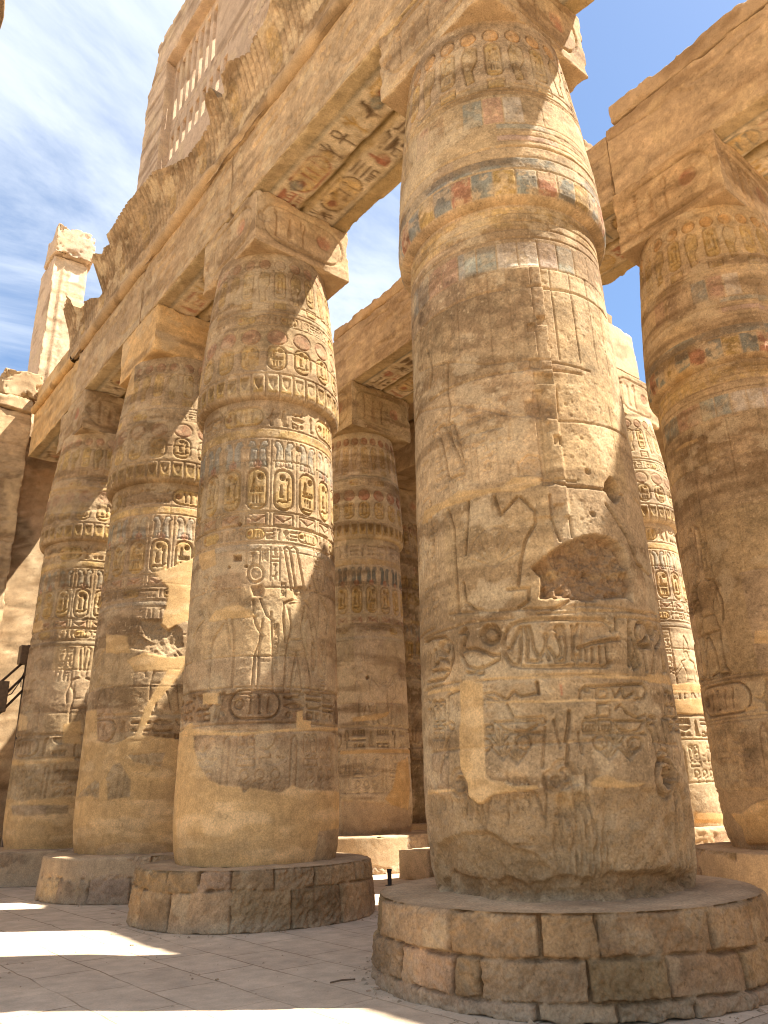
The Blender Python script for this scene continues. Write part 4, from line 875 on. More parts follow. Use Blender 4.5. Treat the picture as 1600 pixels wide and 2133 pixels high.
COLS = [  # x, y, girth, base height, resolution, decoration, label
    (0, 0, .967, .745, .0105, deco_front, 'nearest huge carved column with a large brown gouge, on a wide block base'),
    (-.08, 5.99, .94, .768, .0125, deco_second, 'column with unbroken smooth ochre plaster round its foot, on a two-course block base'),
    (.07, 10.65, 1.04, .772, .018, deco_third, 'column with grey stone islands in the ochre plaster of its lower shaft'),
    (-.04, 15.61, 1.005, .72, .022, deco_fourth, 'leftmost and farthest column of the left row, beside the floodlight'),
    (5.95, -.09, .995, .8, .0135, deco_sixth, 'shaded carved column cut off by the right edge of the photo'),
    (5.98, 11.04, .85, .8, .017, deco_fifth, 'brightly painted column with red discs and yellow cartouches, behind a gap in the front row'),
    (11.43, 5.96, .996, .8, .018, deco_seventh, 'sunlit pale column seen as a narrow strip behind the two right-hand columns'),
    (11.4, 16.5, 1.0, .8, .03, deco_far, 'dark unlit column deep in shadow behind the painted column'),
]
HIDDEN = [(5.8, 5.5), (0, -5.6), (5.95, -5.6), (11.43, .2), (11.43, -5.6), (11.4, 11.1)]
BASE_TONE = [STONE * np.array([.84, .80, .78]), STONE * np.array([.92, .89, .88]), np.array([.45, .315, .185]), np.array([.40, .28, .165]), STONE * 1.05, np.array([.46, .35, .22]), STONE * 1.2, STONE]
FRONT_J = None
def base_courses(i, x, y, hb):
    phi = math.atan2(CAM[1] - y, CAM[0] - x)
    def bu(px_, py_):
        d = ray(px_, py_); o = CAM - np.array([x, y, 0]); a = d[0] ** 2 + d[1] ** 2; b = o[0] * d[0] + o[1] * d[1]; c = o[0] ** 2 + o[1] ** 2 - 1.89 ** 2
        t = (-b - math.sqrt(max(0, b * b - a * c))) / a; p = o + t * d
        return ((math.atan2(p[1], p[0]) - phi + math.pi) % (2 * math.pi) - math.pi) * 1.9
    if i == 0:
        return [(.40, hb, [bu(800 + X / 2, 1985) for X in (-10, 265, 650, 905, 1385, 1560)]), (.11, .40, [bu(800 + X / 2, 2060) for X in (80, 292, 400, 860, 1195, 1515)]), (-.01, .11, [bu(800 + X / 2, 2110) for X in (150, 640, 975, 1300, 1505)])]
    if i == 1:
        return [(.50, hb, [bu(X / 2, 1845) for X in (530, 672, 810, 955, 1148, 1330, 1505)]), (-.01, .50, [bu(X / 2, 1900) for X in (560, 690, 955, 1222, 1435)])]
    return [(.42, hb, [0.1]), (-.01, .42, [.5])]

# ------------------------------------------------------------------ ground
def ground_material():
    m = bpy.data.materials.new('dusty flagstones'); m.use_nodes = True; t = m.node_tree; b = t.nodes['Principled BSDF']
    b.inputs['Roughness'].default_value = .95; b.inputs['Specular IOR Level'].default_value = .1
    co = N(t, 'ShaderNodeTexCoord')
    mp = N(t, 'ShaderNodeMapping'); t.links.new(co.outputs['Object'], mp.inputs[0]); mp.inputs['Rotation'].default_value = (0, 0, math.radians(90))
    def nz(vec, s, d, r, dist=0):
        n = N(t, 'ShaderNodeTexNoise'); t.links.new(vec, n.inputs['Vector']); n.inputs['Scale'].default_value = s; n.inputs['Detail'].default_value = d; n.inputs['Roughness'].default_value = r; n.inputs['Distortion'].default_value = dist; return n
    wob = nz(mp.outputs[0], 1.3, 3, .5); wv = N(t, 'ShaderNodeVectorMath', operation='MULTIPLY_ADD'); t.links.new(wob.outputs['Color'], wv.inputs[0]); wv.inputs[1].default_value = (.10, .10, 0); t.links.new(mp.outputs[0], wv.inputs[2])
    br = N(t, 'ShaderNodeTexBrick'); t.links.new(wv.outputs[0], br.inputs['Vector'])
    br.offset = .43; br.squash = 1.0
    for k, v in (('Scale', 1.0), ('Mortar Size', .011), ('Mortar Smooth', .5), ('Bias', 0), ('Brick Width', 1.05), ('Row Height', .66)): br.inputs[k].default_value = v
    br.inputs['Color1'].default_value = (.62, .485, .34, 1); br.inputs['Color2'].default_value = (.51, .395, .275, 1); br.inputs['Mortar'].default_value = (.22, .15, .085, 1)
    d1 = nz(co.outputs['Object'], .55, 5, .6, .3); d2 = nz(co.outputs['Object'], 3.5, 6, .65); d3 = nz(co.outputs['Object'], 60, 3, .6)
    mr = N(t, 'ShaderNodeMapRange', interpolation_type='SMOOTHSTEP'); t.links.new(d1.outputs[0], mr.inputs[0])
    for i, v in ((1, .40), (2, .66), (3, .12), (4, .8)): mr.inputs[i].default_value = v
    mx = N(t, 'ShaderNodeMix', data_type='RGBA'); t.links.new(mr.outputs[0], mx.inputs[0]); t.links.new(br.outputs['Color'], mx.inputs[6]); mx.inputs[7].default_value = (.62, .485, .335, 1)
    m2 = N(t, 'ShaderNodeMapRange'); t.links.new(d2.outputs[0], m2.inputs[0])
    for i, v in ((1, .3), (2, .7), (3, .80), (4, 1.16)): m2.inputs[i].default_value = v
    m3 = N(t, 'ShaderNodeMapRange'); t.links.new(d3.outputs[0], m3.inputs[0])
    for i, v in ((1, .3), (2, .7), (3, .9), (4, 1.08)): m3.inputs[i].default_value = v
    mu = N(t, 'ShaderNodeMath', operation='MULTIPLY'); t.links.new(m2.outputs[0], mu.inputs[0]); t.links.new(m3.outputs[0], mu.inputs[1])
    sc = N(t, 'ShaderNodeVectorMath', operation='SCALE'); t.links.new(mx.outputs[2], sc.inputs[0]); t.links.new(mu.outputs[0], sc.inputs['Scale']); t.links.new(sc.outputs[0], b.inputs['Base Color'])
    bp = N(t, 'ShaderNodeBump'); bp.inputs['Distance'].default_value = .02; bp.inputs['Strength'].default_value = .5
    ad = N(t, 'ShaderNodeMath', operation='MULTIPLY_ADD'); t.links.new(br.outputs['Fac'], ad.inputs[0]); ad.inputs[1].default_value = -.5; t.links.new(d2.outputs[0], ad.inputs[2])
    t.links.new(ad.outputs[0], bp.inputs['Height']); t.links.new(bp.outputs[0], b.inputs['Normal'])
    return m
ax = np.concatenate([[-3000, -800, -200, -80, -40], np.arange(-24, 26.1, .25), [40, 80, 200, 800, 3000]])
GX, GY = np.meshgrid(ax, ax)
gz = (fbm2(GX, GY, .5, 4, 3) - .5) * .035 * (np.maximum(abs(GX), abs(GY)) < 24)
gm = raw_mesh('ground', np.stack([GX, GY, gz], -1), grid_faces(len(ax), len(ax)), None, ground_material())
tag(link('ground', gm), kind='structure')

# ------------------------------------------------------------------ build the columns
def abacus(c, x, y, z0, z1, seed, res, tone=STONE, shape=(1.1, 1.1), paint=True, plain_face=False):
    hx, hy = shape
    cvx = Canvas(-hy - .1, hy + .1, z0 - .05, z1 + .05, res, seed, tone); cvy = Canvas(-hx - .1, hx + .1, z0 - .05, z1 + .05, res, seed + 1, tone)
    for cv, h in ((cvx, hy), (cvy, hx)):
        m = (z0 + z1) / 2; p = rrect(-h + .18, h - .18, z0 + .2, z1 - .2, .4)
        if not plain_face:
            cv.stroke(p, .035, .024, closed=True)
            d = ell(h - .62, m + .05, .17, .17, 20); cv.paint(d, RED * 1.2, .7, .4); cv.area(d, .02, .04)
            x_ = h - .95
            for n in ('crook', 'seat', 'flail', 'disc', 'reed', 'board'):
                glyph(cv, n, x_ - .28, z0 + .32, .27, z1 - z0 - .64, .026, .03, BROWN * 1.3, .4); x_ -= .31
        cv.finish(.2, mottle=.8)
    return block((-hx, -hy, z0), (hx, hy, z1), res, {'-x': cvx, '-y': cvy}, .02, .07, .008, seed, tone)
COLUMN_OBJS = []
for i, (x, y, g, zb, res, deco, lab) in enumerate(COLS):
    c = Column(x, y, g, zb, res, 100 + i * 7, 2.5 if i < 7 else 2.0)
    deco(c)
    t = thing('papyrus_column', (x, y, 0), lab, 'column', 'carved papyrus columns of the hall')
    link('shaft', c.mesh('shaft', zb - .01, Z_NECK), t)
    link('capital', c.mesh('capital', Z_NECK, Z_TOP + .02), t)
    phi = c.phi; rt = (1.86, 1.80, 1.92, 1.9, 1.86, 1.8, 1.86, 1.86)[i]; rb = (1.93, 1.87, 2.0, 1.96, 1.92, 1.84, 1.92, 1.92)[i]
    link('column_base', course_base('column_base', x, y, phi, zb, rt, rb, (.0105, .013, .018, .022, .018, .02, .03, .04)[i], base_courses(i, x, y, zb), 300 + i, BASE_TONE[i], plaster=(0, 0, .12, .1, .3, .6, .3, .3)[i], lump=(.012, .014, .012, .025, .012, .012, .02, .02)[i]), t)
    zt = (12.79, 12.79, 12.79, 12.79, 12.95, 12.95, 12.95, 12.95)[i]
    sh = (1.1, 1.1) if i not in (6,) else (1.0, 1.0)
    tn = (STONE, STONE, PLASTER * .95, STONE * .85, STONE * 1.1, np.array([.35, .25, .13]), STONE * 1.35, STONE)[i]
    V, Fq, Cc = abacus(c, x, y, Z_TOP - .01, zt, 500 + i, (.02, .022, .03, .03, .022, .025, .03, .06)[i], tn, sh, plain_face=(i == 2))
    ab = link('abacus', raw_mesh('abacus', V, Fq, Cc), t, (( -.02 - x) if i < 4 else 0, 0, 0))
    if i == 2:
        pass
    COLUMN_OBJS.append(t)
    del c
# out-of-frame neighbours in the same grid, coarse
hid = Column(0, 0, .97, .75, .06, 900, 2.0); std_deco(hid.cv, .3, .02); hid.cv.finish(.3, drums=drums_of(.75))
hs, hc = hid.mesh('shaft', .74, Z_NECK), hid.mesh('capital', Z_NECK, Z_TOP + .02)
hb_ = course_base('column_base', 0, 0, hid.phi, .75, 1.86, 1.93, .05, [(.4, .75, [.1]), (-.01, .4, [.5])], 901, STONE)
hv = abacus(hid, 0, 0, Z_TOP - .01, 12.79, 903, .08); ha = raw_mesh('abacus', *hv)
for x, y in HIDDEN:
    t = thing('papyrus_column', (x, y, 0), 'plain papyrus column standing out of the photograph', 'column', 'columns of the hall out of view')
    for n, me in (('shaft', hs), ('capital', hc), ('column_base', hb_), ('abacus', ha)): link(n, me, t)

# ------------------------------------------------------------------ architraves
def beam(name, x0, x1, y0, y1, z0, z1, seed, label, res=.028, tone=STONE, rows=1, soffit=True, group=None, chip=.07, text=True, depth=.022, worn=.35):
    yl, zc = (y1 - y0), (z0 + z1) / 2
    cv = Canvas(-y1 - .05, -y0 + .05, z0 - .05, z1 + .05, res, seed, tone)
    if text:
        h = (z1 - z0) / rows
        for r_ in range(rows):
            a, b = z0 + r_ * h + .16 * h, z0 + (r_ + 1) * h - .10 * h
            text_row(cv, -y1 + .1, -y0 - .1, a, b, depth, None, .3); cv.stroke([(-y1, a - .05), (-y0, a - .05)], .02, depth * .6)
        cv.stroke([(-y1, z1 - .1), (-y0, z1 - .1)], .02, depth * .6)
    if not text:
        zc2 = z1 - .38; q = [(-y1 + yl * k / 24., zc2 + (cv.rng.random() - .5) * .05 + .10 * math.sin(k * .35 + seed)) for k in range(25)]
        for a in range(0, 24, 7): cv.stroke(q[a:a + 6], .018, .03, DARK, .4, dmg=True)
        for _ in range(5): u = cv.rng.uniform(-y1, -y0); v = cv.rng.uniform(z0, z1); cv.erode([(u, v), (u + cv.rng.uniform(.4, 1.2), v + .1), (u + cv.rng.uniform(.3, 1.), v + cv.rng.uniform(.2, .5)), (u + .1, v + .3)], .025, .08, 6, None, edge=.02)
    cv.finish(worn, mottle=.85, streak=.7); cvs = {'-x': cv}
    if soffit:
        xm = (x0 + x1) / 2; s = Canvas(-y1 - .05, -y0 + .05, -x1 - .05, -x0 + .05, res * .8, seed + 1, np.array([.41, .30, .16]))
        for a, b in ((-xm + .10, -xm + .72), (-xm - .68, -xm - .06)):
            s.paint(rect(-y1, -y0, a - .04, b + .04), CREAM * 1.12, .9, .45)
            text_row(s, -y1 + .2, -y0 - .2, a + .03, b - .03, .011, BROWN * .55, .9, True, ccol=OCHRE * 1.2, pal=[BROWN * .55, BROWN * .6, OCHRE * 1.05, RED * 1.1, BLUE * .8])
            for v in (a - .05, b + .05): s.stroke([(-y1, v), (-y0, v)], .05, .006, BLUE * .8, .7)
            u = -y1 + .5
            while u < -y0 - .5:
                d = ell(u, s.rng.uniform(a + .2, b - .2), .14, .14, 16); s.paint(d, s.rng.choice([RED * 1.2, RED, OCHRE, BLUE]), .75, .4); s.stroke(d, .025, .01, BROWN, .6, True); u += s.rng.uniform(.9, 1.6)
        k = [(-y1 + yl * q / 14., -xm + .02 + (s.rng.random() - .5) * .07) for q in range(15)]
        s.stroke(k, .05, .09, DARK * .6, .8, dmg=True)
        s.erode([(-y1 + .2, -xm + .12), (-y0 - .3, -xm + .1), (-y0 - .3, -xm - .1), (-y1 + .2, -xm - .12)], .025, .09, 3, OCHRE * .8, .6)
        s.erode([(-y1, -xm - .75), (-y0, -xm - .6), (-y0, -xm - 1.2), (-y1, -xm - 1.2)], .02, .12, 3, OCHRE * .85, .4)
        s.finish(.2, mottle=.7, streak=.4); cvs['-z'] = s
    V, Fq, Cc = block((x0, y0, z0), (x1, y1, z1), (.05, res * 1.2, res * 1.1), cvs, .02, chip, .01, seed, tone)
    o = link(name, raw_mesh(name, V, Fq, Cc)); return tag(o, label, 'architrave', group, 'thing')
G1_ = 'architrave beams over the left row of columns'; G2_ = 'architrave beams over the second row'
beam('architrave_beam', -1.13, 1.06, -8.4, -.01, 12.79, 14.47, 601, 'carved roof beam running out of the top of the photo from the nearest column', .05, group=G1_)
beam('architrave_beam', -1.13, 1.06, .01, 5.98, 12.79, 14.47, 602, 'carved roof beam with painted underside between the nearest and the second column', .022, group=G1_)
beam('architrave_beam', -1.13, 1.06, 6.0, 10.64, 12.79, 14.47, 603, 'carved roof beam from the second column to the column with stone islands in plaster', .03, group=G1_)
beam('architrave_beam', -1.13, 1.06, 10.66, 15.6, 12.79, 14.47, 604, 'carved roof beam ending over the leftmost column, under the broken end of the cornice', .034, group=G1_)
beam('architrave_beam', -1.10, 1.06, 15.62, 20.28, 12.79, 14.40, 605, 'smooth plastered roof beam from the leftmost column to the relief wall', .06, PLASTER * .95, group=G1_, text=False)
beam('architrave_beam', 4.95, 7.22, -8.4, -5.61, 12.95, 14.75, 611, 'bare roof beam leaving the photo at the right edge above the shaded column', .05, np.array([.42, .305, .185]), group=G2_, text=False)
beam('architrave_beam', 4.95, 7.22, -5.6, .955, 12.95, 14.78, 612, 'bare rough roof beam right above the shaded right-hand column, cracked at its far end', .024, np.array([.42, .305, .185]), group=G2_, text=False, chip=.06)
beam('architrave_beam', 4.96, 7.22, .965, 5.45, 12.95, 14.62, 613, 'bare roof beam with a broken upper edge, between the nearest and the right-hand capital', .024, np.array([.42, .305, .185]), group=G2_, text=False, chip=.09)
beam('architrave_beam', 4.95, 7.22, 5.47, 11.03, 12.95, 14.75, 614, 'bare ochre roof beam crossing the sky gap between second and nearest column', .028, np.array([.42, .305, .185]), group=G2_, text=False)
beam('architrave_beam', 4.95, 7.22, 11.05, 20.28, 12.95, 14.75, 615, 'roof beam continuing from the painted column behind the left row', .06, STONE, group=G2_, text=False)
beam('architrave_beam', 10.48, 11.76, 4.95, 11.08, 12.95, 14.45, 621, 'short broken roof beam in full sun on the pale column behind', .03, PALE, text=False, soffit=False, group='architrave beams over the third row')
beam('architrave_beam', 10.3, 12.5, 11.1, 20.88, 12.95, 14.75, 622, 'shaded roof beam over the dark column behind the painted one', .06, STONE, text=False, soffit=False, group='architrave beams over the third row')
def rough_block(name, lo, hi, seed, label, cat, res=.05, chip=.12, wob=.08, tone=STONE, rnd=.03, group=None, rough=1.4):
    V, Fq, Cc = block(lo, hi, res, None, rnd, chip, .02, seed, tone, rough, wob)
    return tag(link(name, raw_mesh(name, V, Fq, Cc)), label, cat, group, 'thing')
rough_block('roof_slab', (4.99, 1.5, 14.66), (6.7, 3.4, 15.0), 631, 'broken slab lying on the roof beam left of the right-hand capital', 'roof slab', .04, .14, .05)
rough_block('roof_slab', (4.93, -8.3, 14.79), (7.1, .8, 15.25), 632, 'long worn slab course on the beam above the right-hand column', 'roof slab', .05, .10, .03, np.array([.42, .305, .185]))
rough_block('roof_slab', (4.96, 5.6, 14.76), (7.1, 11.0, 15.15), 633, 'thin worn slab course on the ochre beam in the sky gap', 'roof slab', .05, .08, .03, STONE * 1.08)
rough_block('roof_slab', (7.3, 5.6, 14.78), (10.38, 20.8, 15.2), 634, 'unseen roof slab added over the aisle to keep sun off the painted column', 'roof slab', .25, .05, .03)  # out of sight, drawn out this far to shade the painted column
rough_block('roof_slab', (10.4, 5.3, 14.78), (11.38, 5.88, 15.2), 637, 'narrow unseen slab added by the pale sunlit column to block a sun streak', 'roof slab', .15, .05, .03)  # added sun blocker, closes the lit streak low on the painted column
rough_block('roof_slab', (10.4, 5.9, 14.78), (12.6, 7.18, 15.2), 636, 'small unseen slab added behind the pale sunlit column to shade the painted one', 'roof slab', .2, .05, .03)  # added where sun still slipped through onto the painted column
rough_block('roof_slab', (10.4, 7.2, 14.78), (24, 20.8, 15.2), 635, 'unseen roof slab put in to darken the aisle behind the painted column', 'roof slab', .3, .05, .03)  # hidden from the camera, put in to make the space below dark

# ------------------------------------------------------------------ cavetto cornice with its roll moulding
LIP = sorted([(16.56, 14.75), (16.45, 15.5), (16.35, 16.2), (15.9, 16.30), (15.70, 16.38), (15.57, 16.0), (15.2, 15.75), (14.93, 15.7), (14.90, 15.8), (14.39, 15.66), (13.79, 15.36), (13.55, 15.40), (13.53, 16.33), (13.33, 16.38), (12.89, 16.15), (12.74, 16.22),
              (12.35, 16.12), (12.32, 16.36), (11.53, 16.37), (10.21, 16.36), (9.25, 16.27), (8.66, 16.03), (7.83, 15.74), (7.22, 15.75), (6.66, 15.77), (6.58, 16.22), (6.25, 16.26), (6.15, 15.95), (5.9, 15.9), (5.80, 16.2), (5.46, 16.23), (4.78, 15.95), (4.6, 16.07), (4.14, 16.06), (3.73, 16.21), (2.5, 16.3), (1.5, 16.0), (-8.4, 16.3)])
LY, LZ = np.array([p[0] for p in LIP]), np.array([p[1] for p in LIP])
def cav(z): return -1.2 - .75 * np.clip((z - 14.72) / 2.0, 0, 1.2) ** 2.2
def cornice():
    ys = np.concatenate([np.arange(-8.4, -.5, .12), np.arange(-.5, 16.56, .021), [16.56]])
    cv = Canvas(-16.7, 8.5, 14.4, 16.8, .024, 71, STONE * .92)
    u = -16.5
    while u < 8.3:      # ribs, with a cartouche on every fifth
        for q in range(6): cv.stroke([(u + q * .17, 14.75), (u + q * .17, 16.6)], .03, .028, BROWN, .5)
        p = rrect(u + 1.02, u + 1.42, 14.95, 15.95, .18); cv.stroke(p, .03, .02, closed=True); cv.paint(p, OCHRE, .4, .5); cart_fill(cv, u + 1.06, u + 1.38, 15.0, 15.9, .018)
        for k in range(2): cv.stroke(ell(u + 1.22, 16.1 + k * .2, .1, .09, 14), .02, .012, closed=True)
        u += 1.6
    for _ in range(16):
        u = cv.rng.uniform(-16, 0); v = cv.rng.uniform(15.3, 16.4); cv.paint(ell(u, v, cv.rng.uniform(.3, .9), cv.rng.uniform(.15, .4), 12), DARK * 1.3, .6, .6, .12)
    cv.finish(.5, mottle=1.1, streak=1.0, grain=.006)
    zr = np.linspace(14.42, 16.42, 90)
    lip = np.interp(ys, LY, LZ) + (fbm2(ys, ys * 0, 1.1, 3, 5) - .5) * .10 * (ys < 13.4) - .10 * (vn2(np.floor(ys * .7), ys * 0 + .5, 4) > .6) * (ys < 13.2)
    Y, Z = np.meshgrid(ys, zr); LP = np.broadcast_to(lip, Z.shape)
    over = Z > LP; Zc = np.minimum(Z, LP)
    X = np.where(Zc < 14.72, -1.2, cav(Zc)) + cv.sample(cv.D, -Y, Zc)
    # the broken upper surface runs back from the lip
    tt = np.linspace(0, 1, 12)[1:][:, None]; xb = -.905
    xl = X[-1][None, :]; Xt = xl * (1 - tt) + xb * tt; Yt = np.broadcast_to(ys, Xt.shape)
    Zt = lip[None, :] - .05 * tt + (fbm2(Xt * 1.0, Yt, 1.6, 4, 14) - .5) * .16 * np.clip(tt * 4, 0, 1) * np.clip((1 - tt) * 5 + .3, 0, 1)
    bz = np.linspace(1, 0, 6)[1:][:, None]; Zb = 14.42 + (Zt[-1][None, :] - 14.42) * bz; Xb = np.full(Zb.shape, xb); Yb = np.broadcast_to(ys, Zb.shape)
    P = np.concatenate([np.stack(a, -1) for a in ((X, Y, Zc), (Xt, Yt, Zt), (Xb, Yb, Zb))])
    Pj = P.copy(); Pj[90:, :, 1] += 0; nz_ = (fbm3(P, 1.7, 4, 9) - .5) * .07; P[..., 0] += nz_ * 1.0
    Cc = np.concatenate([cv.rgba(-Y, Zc), np.concatenate([np.broadcast_to(STONE, Xt.shape + (3,)) * (.6 + .7 * fbm2(Xt, Yt, 2.5, 4, 3))[..., None], np.full(Xt.shape + (1,), 1.6)], -1), np.concatenate([np.broadcast_to(STONE, Xb.shape + (3,)), np.ones(Xb.shape + (1,))], -1)])
    Fq = grid_faces(P.shape[0], P.shape[1])
    return raw_mesh('cavetto', P, Fq[:, ::-1], Cc.reshape(-1, 4))
co = thing('cornice', (0, 0, 0), 'hollow flaring cornice with a ragged broken upper edge along the left roof beams', 'cornice')
link('cavetto', cornice(), co)
def roll(y0, y1, r, xc, zc, seed, tone, res=.04, worn=1.0):
    ys = np.arange(y0, y1 + res * .5, res); th = np.linspace(0, 2 * math.pi, 25)[:-1]; TH, Y = np.meshgrid(th, ys)
    P0 = np.stack([xc + r * np.cos(TH), Y, zc + r * np.sin(TH)], -1); rr = r * (1 + worn * ((fbm3(P0, 2.2, 4, seed) - .5) * .35 - .35 * sstep(fbm3(P0, 1.1, 3, seed + 4), .56, .7)))
    P = np.stack([xc + rr * np.cos(TH), Y, zc + rr * np.sin(TH)], -1)
    C = np.ones(TH.shape + (4,), np.float32); C[..., :3] = np.asarray(tone) * (.6 + .75 * fbm3(P0, 1.5, 5, seed + 9))[..., None]
    dk = sstep(fbm3(P0, 1.4, 4, seed + 12), .54, .66)[..., None] * .6; C[..., :3] += (DARK - C[..., :3]) * dk
    return raw_mesh('roll_moulding', P, grid_faces(len(ys), 24, True)[:, ::-1], C.reshape(-1, 4))
link('roll_moulding', roll(-8.4, 16.05, .165, -1.14, 14.57, 41, STONE * 1.05), co)
link('roll_moulding', roll(16.06, 20.25, .14, -1.12, 14.50, 42, PLASTER * .95, .08, .15), co)
V, Fq, Cc = block((-1.10, 16.6, 14.42), (.9, 20.25, 15.35), .07, None, .02, .03, .005, 650, PLASTER * .92, .5)
link('plaster_band', raw_mesh('plaster_band', V, Fq, Cc), co)

# ------------------------------------------------------------------ clerestory above the left row: piers, lintel and slotted stone grilles
cl = thing('clerestory_wall', (0, 0, 14.4), 'tall window wall with upright slots standing above the broken cornice', 'window wall')
cl.location = (0, 0, 0)
def part(name, lo, hi, seed, parent, res=.06, tone=STONE * 1.05, chip=.06, wob=0., cvs=None, rnd=.02):
    V, Fq, Cc = block(lo, hi, res, cvs, rnd, chip, .01, seed, tone, 1.0, wob); return link(name, raw_mesh(name, V, Fq, Cc), parent)
WALLT = np.array([.45, .325, .215])
def slot_grille(name, y0, y1, z0, z1, slots, zs0, zs1, seed, parent):
    """one slab pierced by narrow slots: built from strips that butt together"""
    x0, x1 = -.60, -.37; parts = []
    ed = [y0] + [v for s_ in slots for v in (s_ - .10, s_ + .10)] + [y1]
    for k in range(0, len(ed), 2): parts.append(block((x0, ed[k], z0), (x1, ed[k + 1], z1), .07, None, .012, .02, .006, seed + k, WALLT))
    for s_ in slots:
        parts.append(block((x0 + .002, s_ - .105, z0), (x1 - .002, s_ + .105, zs0), .07, None, .008, .01, .004, seed + 60, WALLT)); parts.append(block((x0 + .002, s_ - .105, zs1), (x1 - .002, s_ + .105, z1), .07, None, .008, .01, .004, seed + 61, WALLT))
    return link(name, raw_mesh(name, *join(*parts)), parent)
SL = [8.57 + .4 * k for k in range(7)]
slot_grille('window_grille', 6.4, 11.25, 19.86, 22.5, SL, 20.15, 22.12, 700, cl)
slot_grille('window_grille', 6.4, 11.25, 17.9, 19.85, [7.77, 8.17] + SL, 18.05, 19.47, 720, cl)
def sil(z): return np.interp(z, [14.4, 18.7, 21, 22.35, 22.85, 23.9], [12.72, 12.69, 12.69, 12.62, 12.12, 12.1])
def warp_sil(Q, P):
    m = sstep(P[..., 1], 11.6, 12.7); Q = Q.copy(); Q[..., 1] += m * (sil(P[..., 2]) - 12.7 + (fbm3(P * np.array([.2, .2, 1]), 1.6, 3, 77) - .5) * .25); return Q
cvp = Canvas(-12.8, -11.1, 14.3, 24.0, .05, 81, WALLT)
for z in (16.5, 18.4, 20.0, 21.4, 22.6): cvp.stroke([(-12.8, z + .1), (-11.9, z), (-11.1, z + .05)], .04, .03, DARK, .4, dmg=True)
cvp.finish(.4, mottle=.7)
V, Fq, Cc = block((-.885, 11.2, 14.5), (.3, 12.7, 22.42), .06, {'-x': cvp}, .02, .07, .01, 731, WALLT, 1, .02, warp_sil); link('pier', raw_mesh('pier', V, Fq, Cc), cl)
cvp = Canvas(-6.2, 2, 14.3, 25, .05, 83, WALLT); 
for u in (-5.9, -5.5, -5.1): text_col(cvp, u, u + .28, 17.8, 23.5, .02)
cvp.finish(.4, mottle=.7)
part('pier', (-.885, 4.95, 14.5), (.3, 6.05, 24.2), 733, cl, .05, WALLT, .06, .02, {'-x': cvp})
part('pier', (-.885, -8.4, 14.5), (.3, 2.6, 24.2), 734, cl, .15, WALLT)
def warp_lint(Q, P):
    Q = Q.copy(); m = sstep(P[..., 1], 11.6, 12.6); Q[..., 1] += m * (sil(P[..., 2]) - 12.6 + (fbm3(P, 1.4, 3, 5) - .5) * .3); return Q
cvl = Canvas(-13, 9, 22.3, 24.3, .06, 85, WALLT); cvl.finish(.4, mottle=.7)
V, Fq, Cc = block((-.89, 2.65, 22.44), (.16, 12.6, 23.9), .08, {'-x': cvl}, .02, .12, .01, 735, WALLT, 1, .02, warp_lint); link('lintel', raw_mesh('lintel', V, Fq, Cc), cl)
part('sill', (-.88, 6.07, 14.5), (.3, 11.18, 17.88), 736, cl, .12, WALLT); part('sill', (-.88, 2.62, 14.5), (.3, 4.93, 17.6), 737, cl, .12, WALLT)
cvr = Canvas(-8.2, -5.9, 17.8, 22.6, .03, 86, WALLT)
for u in (-8.1, -7.5, -6.9, -6.4): text_col(cvr, u, u + .36, 19.9, 22.3, .016, True)
cvr.stroke([(-8.2, 20.9), (-7.3, 21.2), (-6.0, 21.15)], .04, .03, DARK, .5, dmg=True); cvr.finish(.3, mottle=.7)
# lone pier far down the same wall
fp = thing('clerestory_pier', (0, 0, 0), 'lone square pillar with an overhanging broken top block, against the sky at far left', 'pillar')
cvf = Canvas(-1.1, .5, 14.3, 22.1, .03, 88, np.array([.50, .37, .235]))
for u in (-.88, -.62): cvf.stroke([(u, 14.4), (u, 21.9)], .03, .03)
cvf.area(rect(-.84, -.66, 14.4, 21.9), .05, .3, flat=1); text_col(cvf, -.56, -.36, 16.2, 21.8, .02, False); cvf.paint([(-.36, 20.9), (-.26, 21.35), (-.12, 21.25), (-.04, 21.4), (-.02, 21.0), (-.2, 20.95)], np.array([.8, .74, .66]), .7, .1)
cvf.finish(.2, mottle=.6)
V, Fq, Cc = block((-.98, 21.3, 14.45), (.32, 23.15, 21.9), .05, {'-y': cvf}, .02, .08, .01, 741, WALLT, 1, .015); link('shaft', raw_mesh('shaft', V, Fq, Cc), fp)
V, Fq, Cc = block((-1.03, 21.02, 21.92), (.42, 22.6, 23.25), .05, None, .04, .30, .02, 747, WALLT, 1.4, .10); link('top_block', raw_mesh('top_block', V, Fq, Cc), fp)

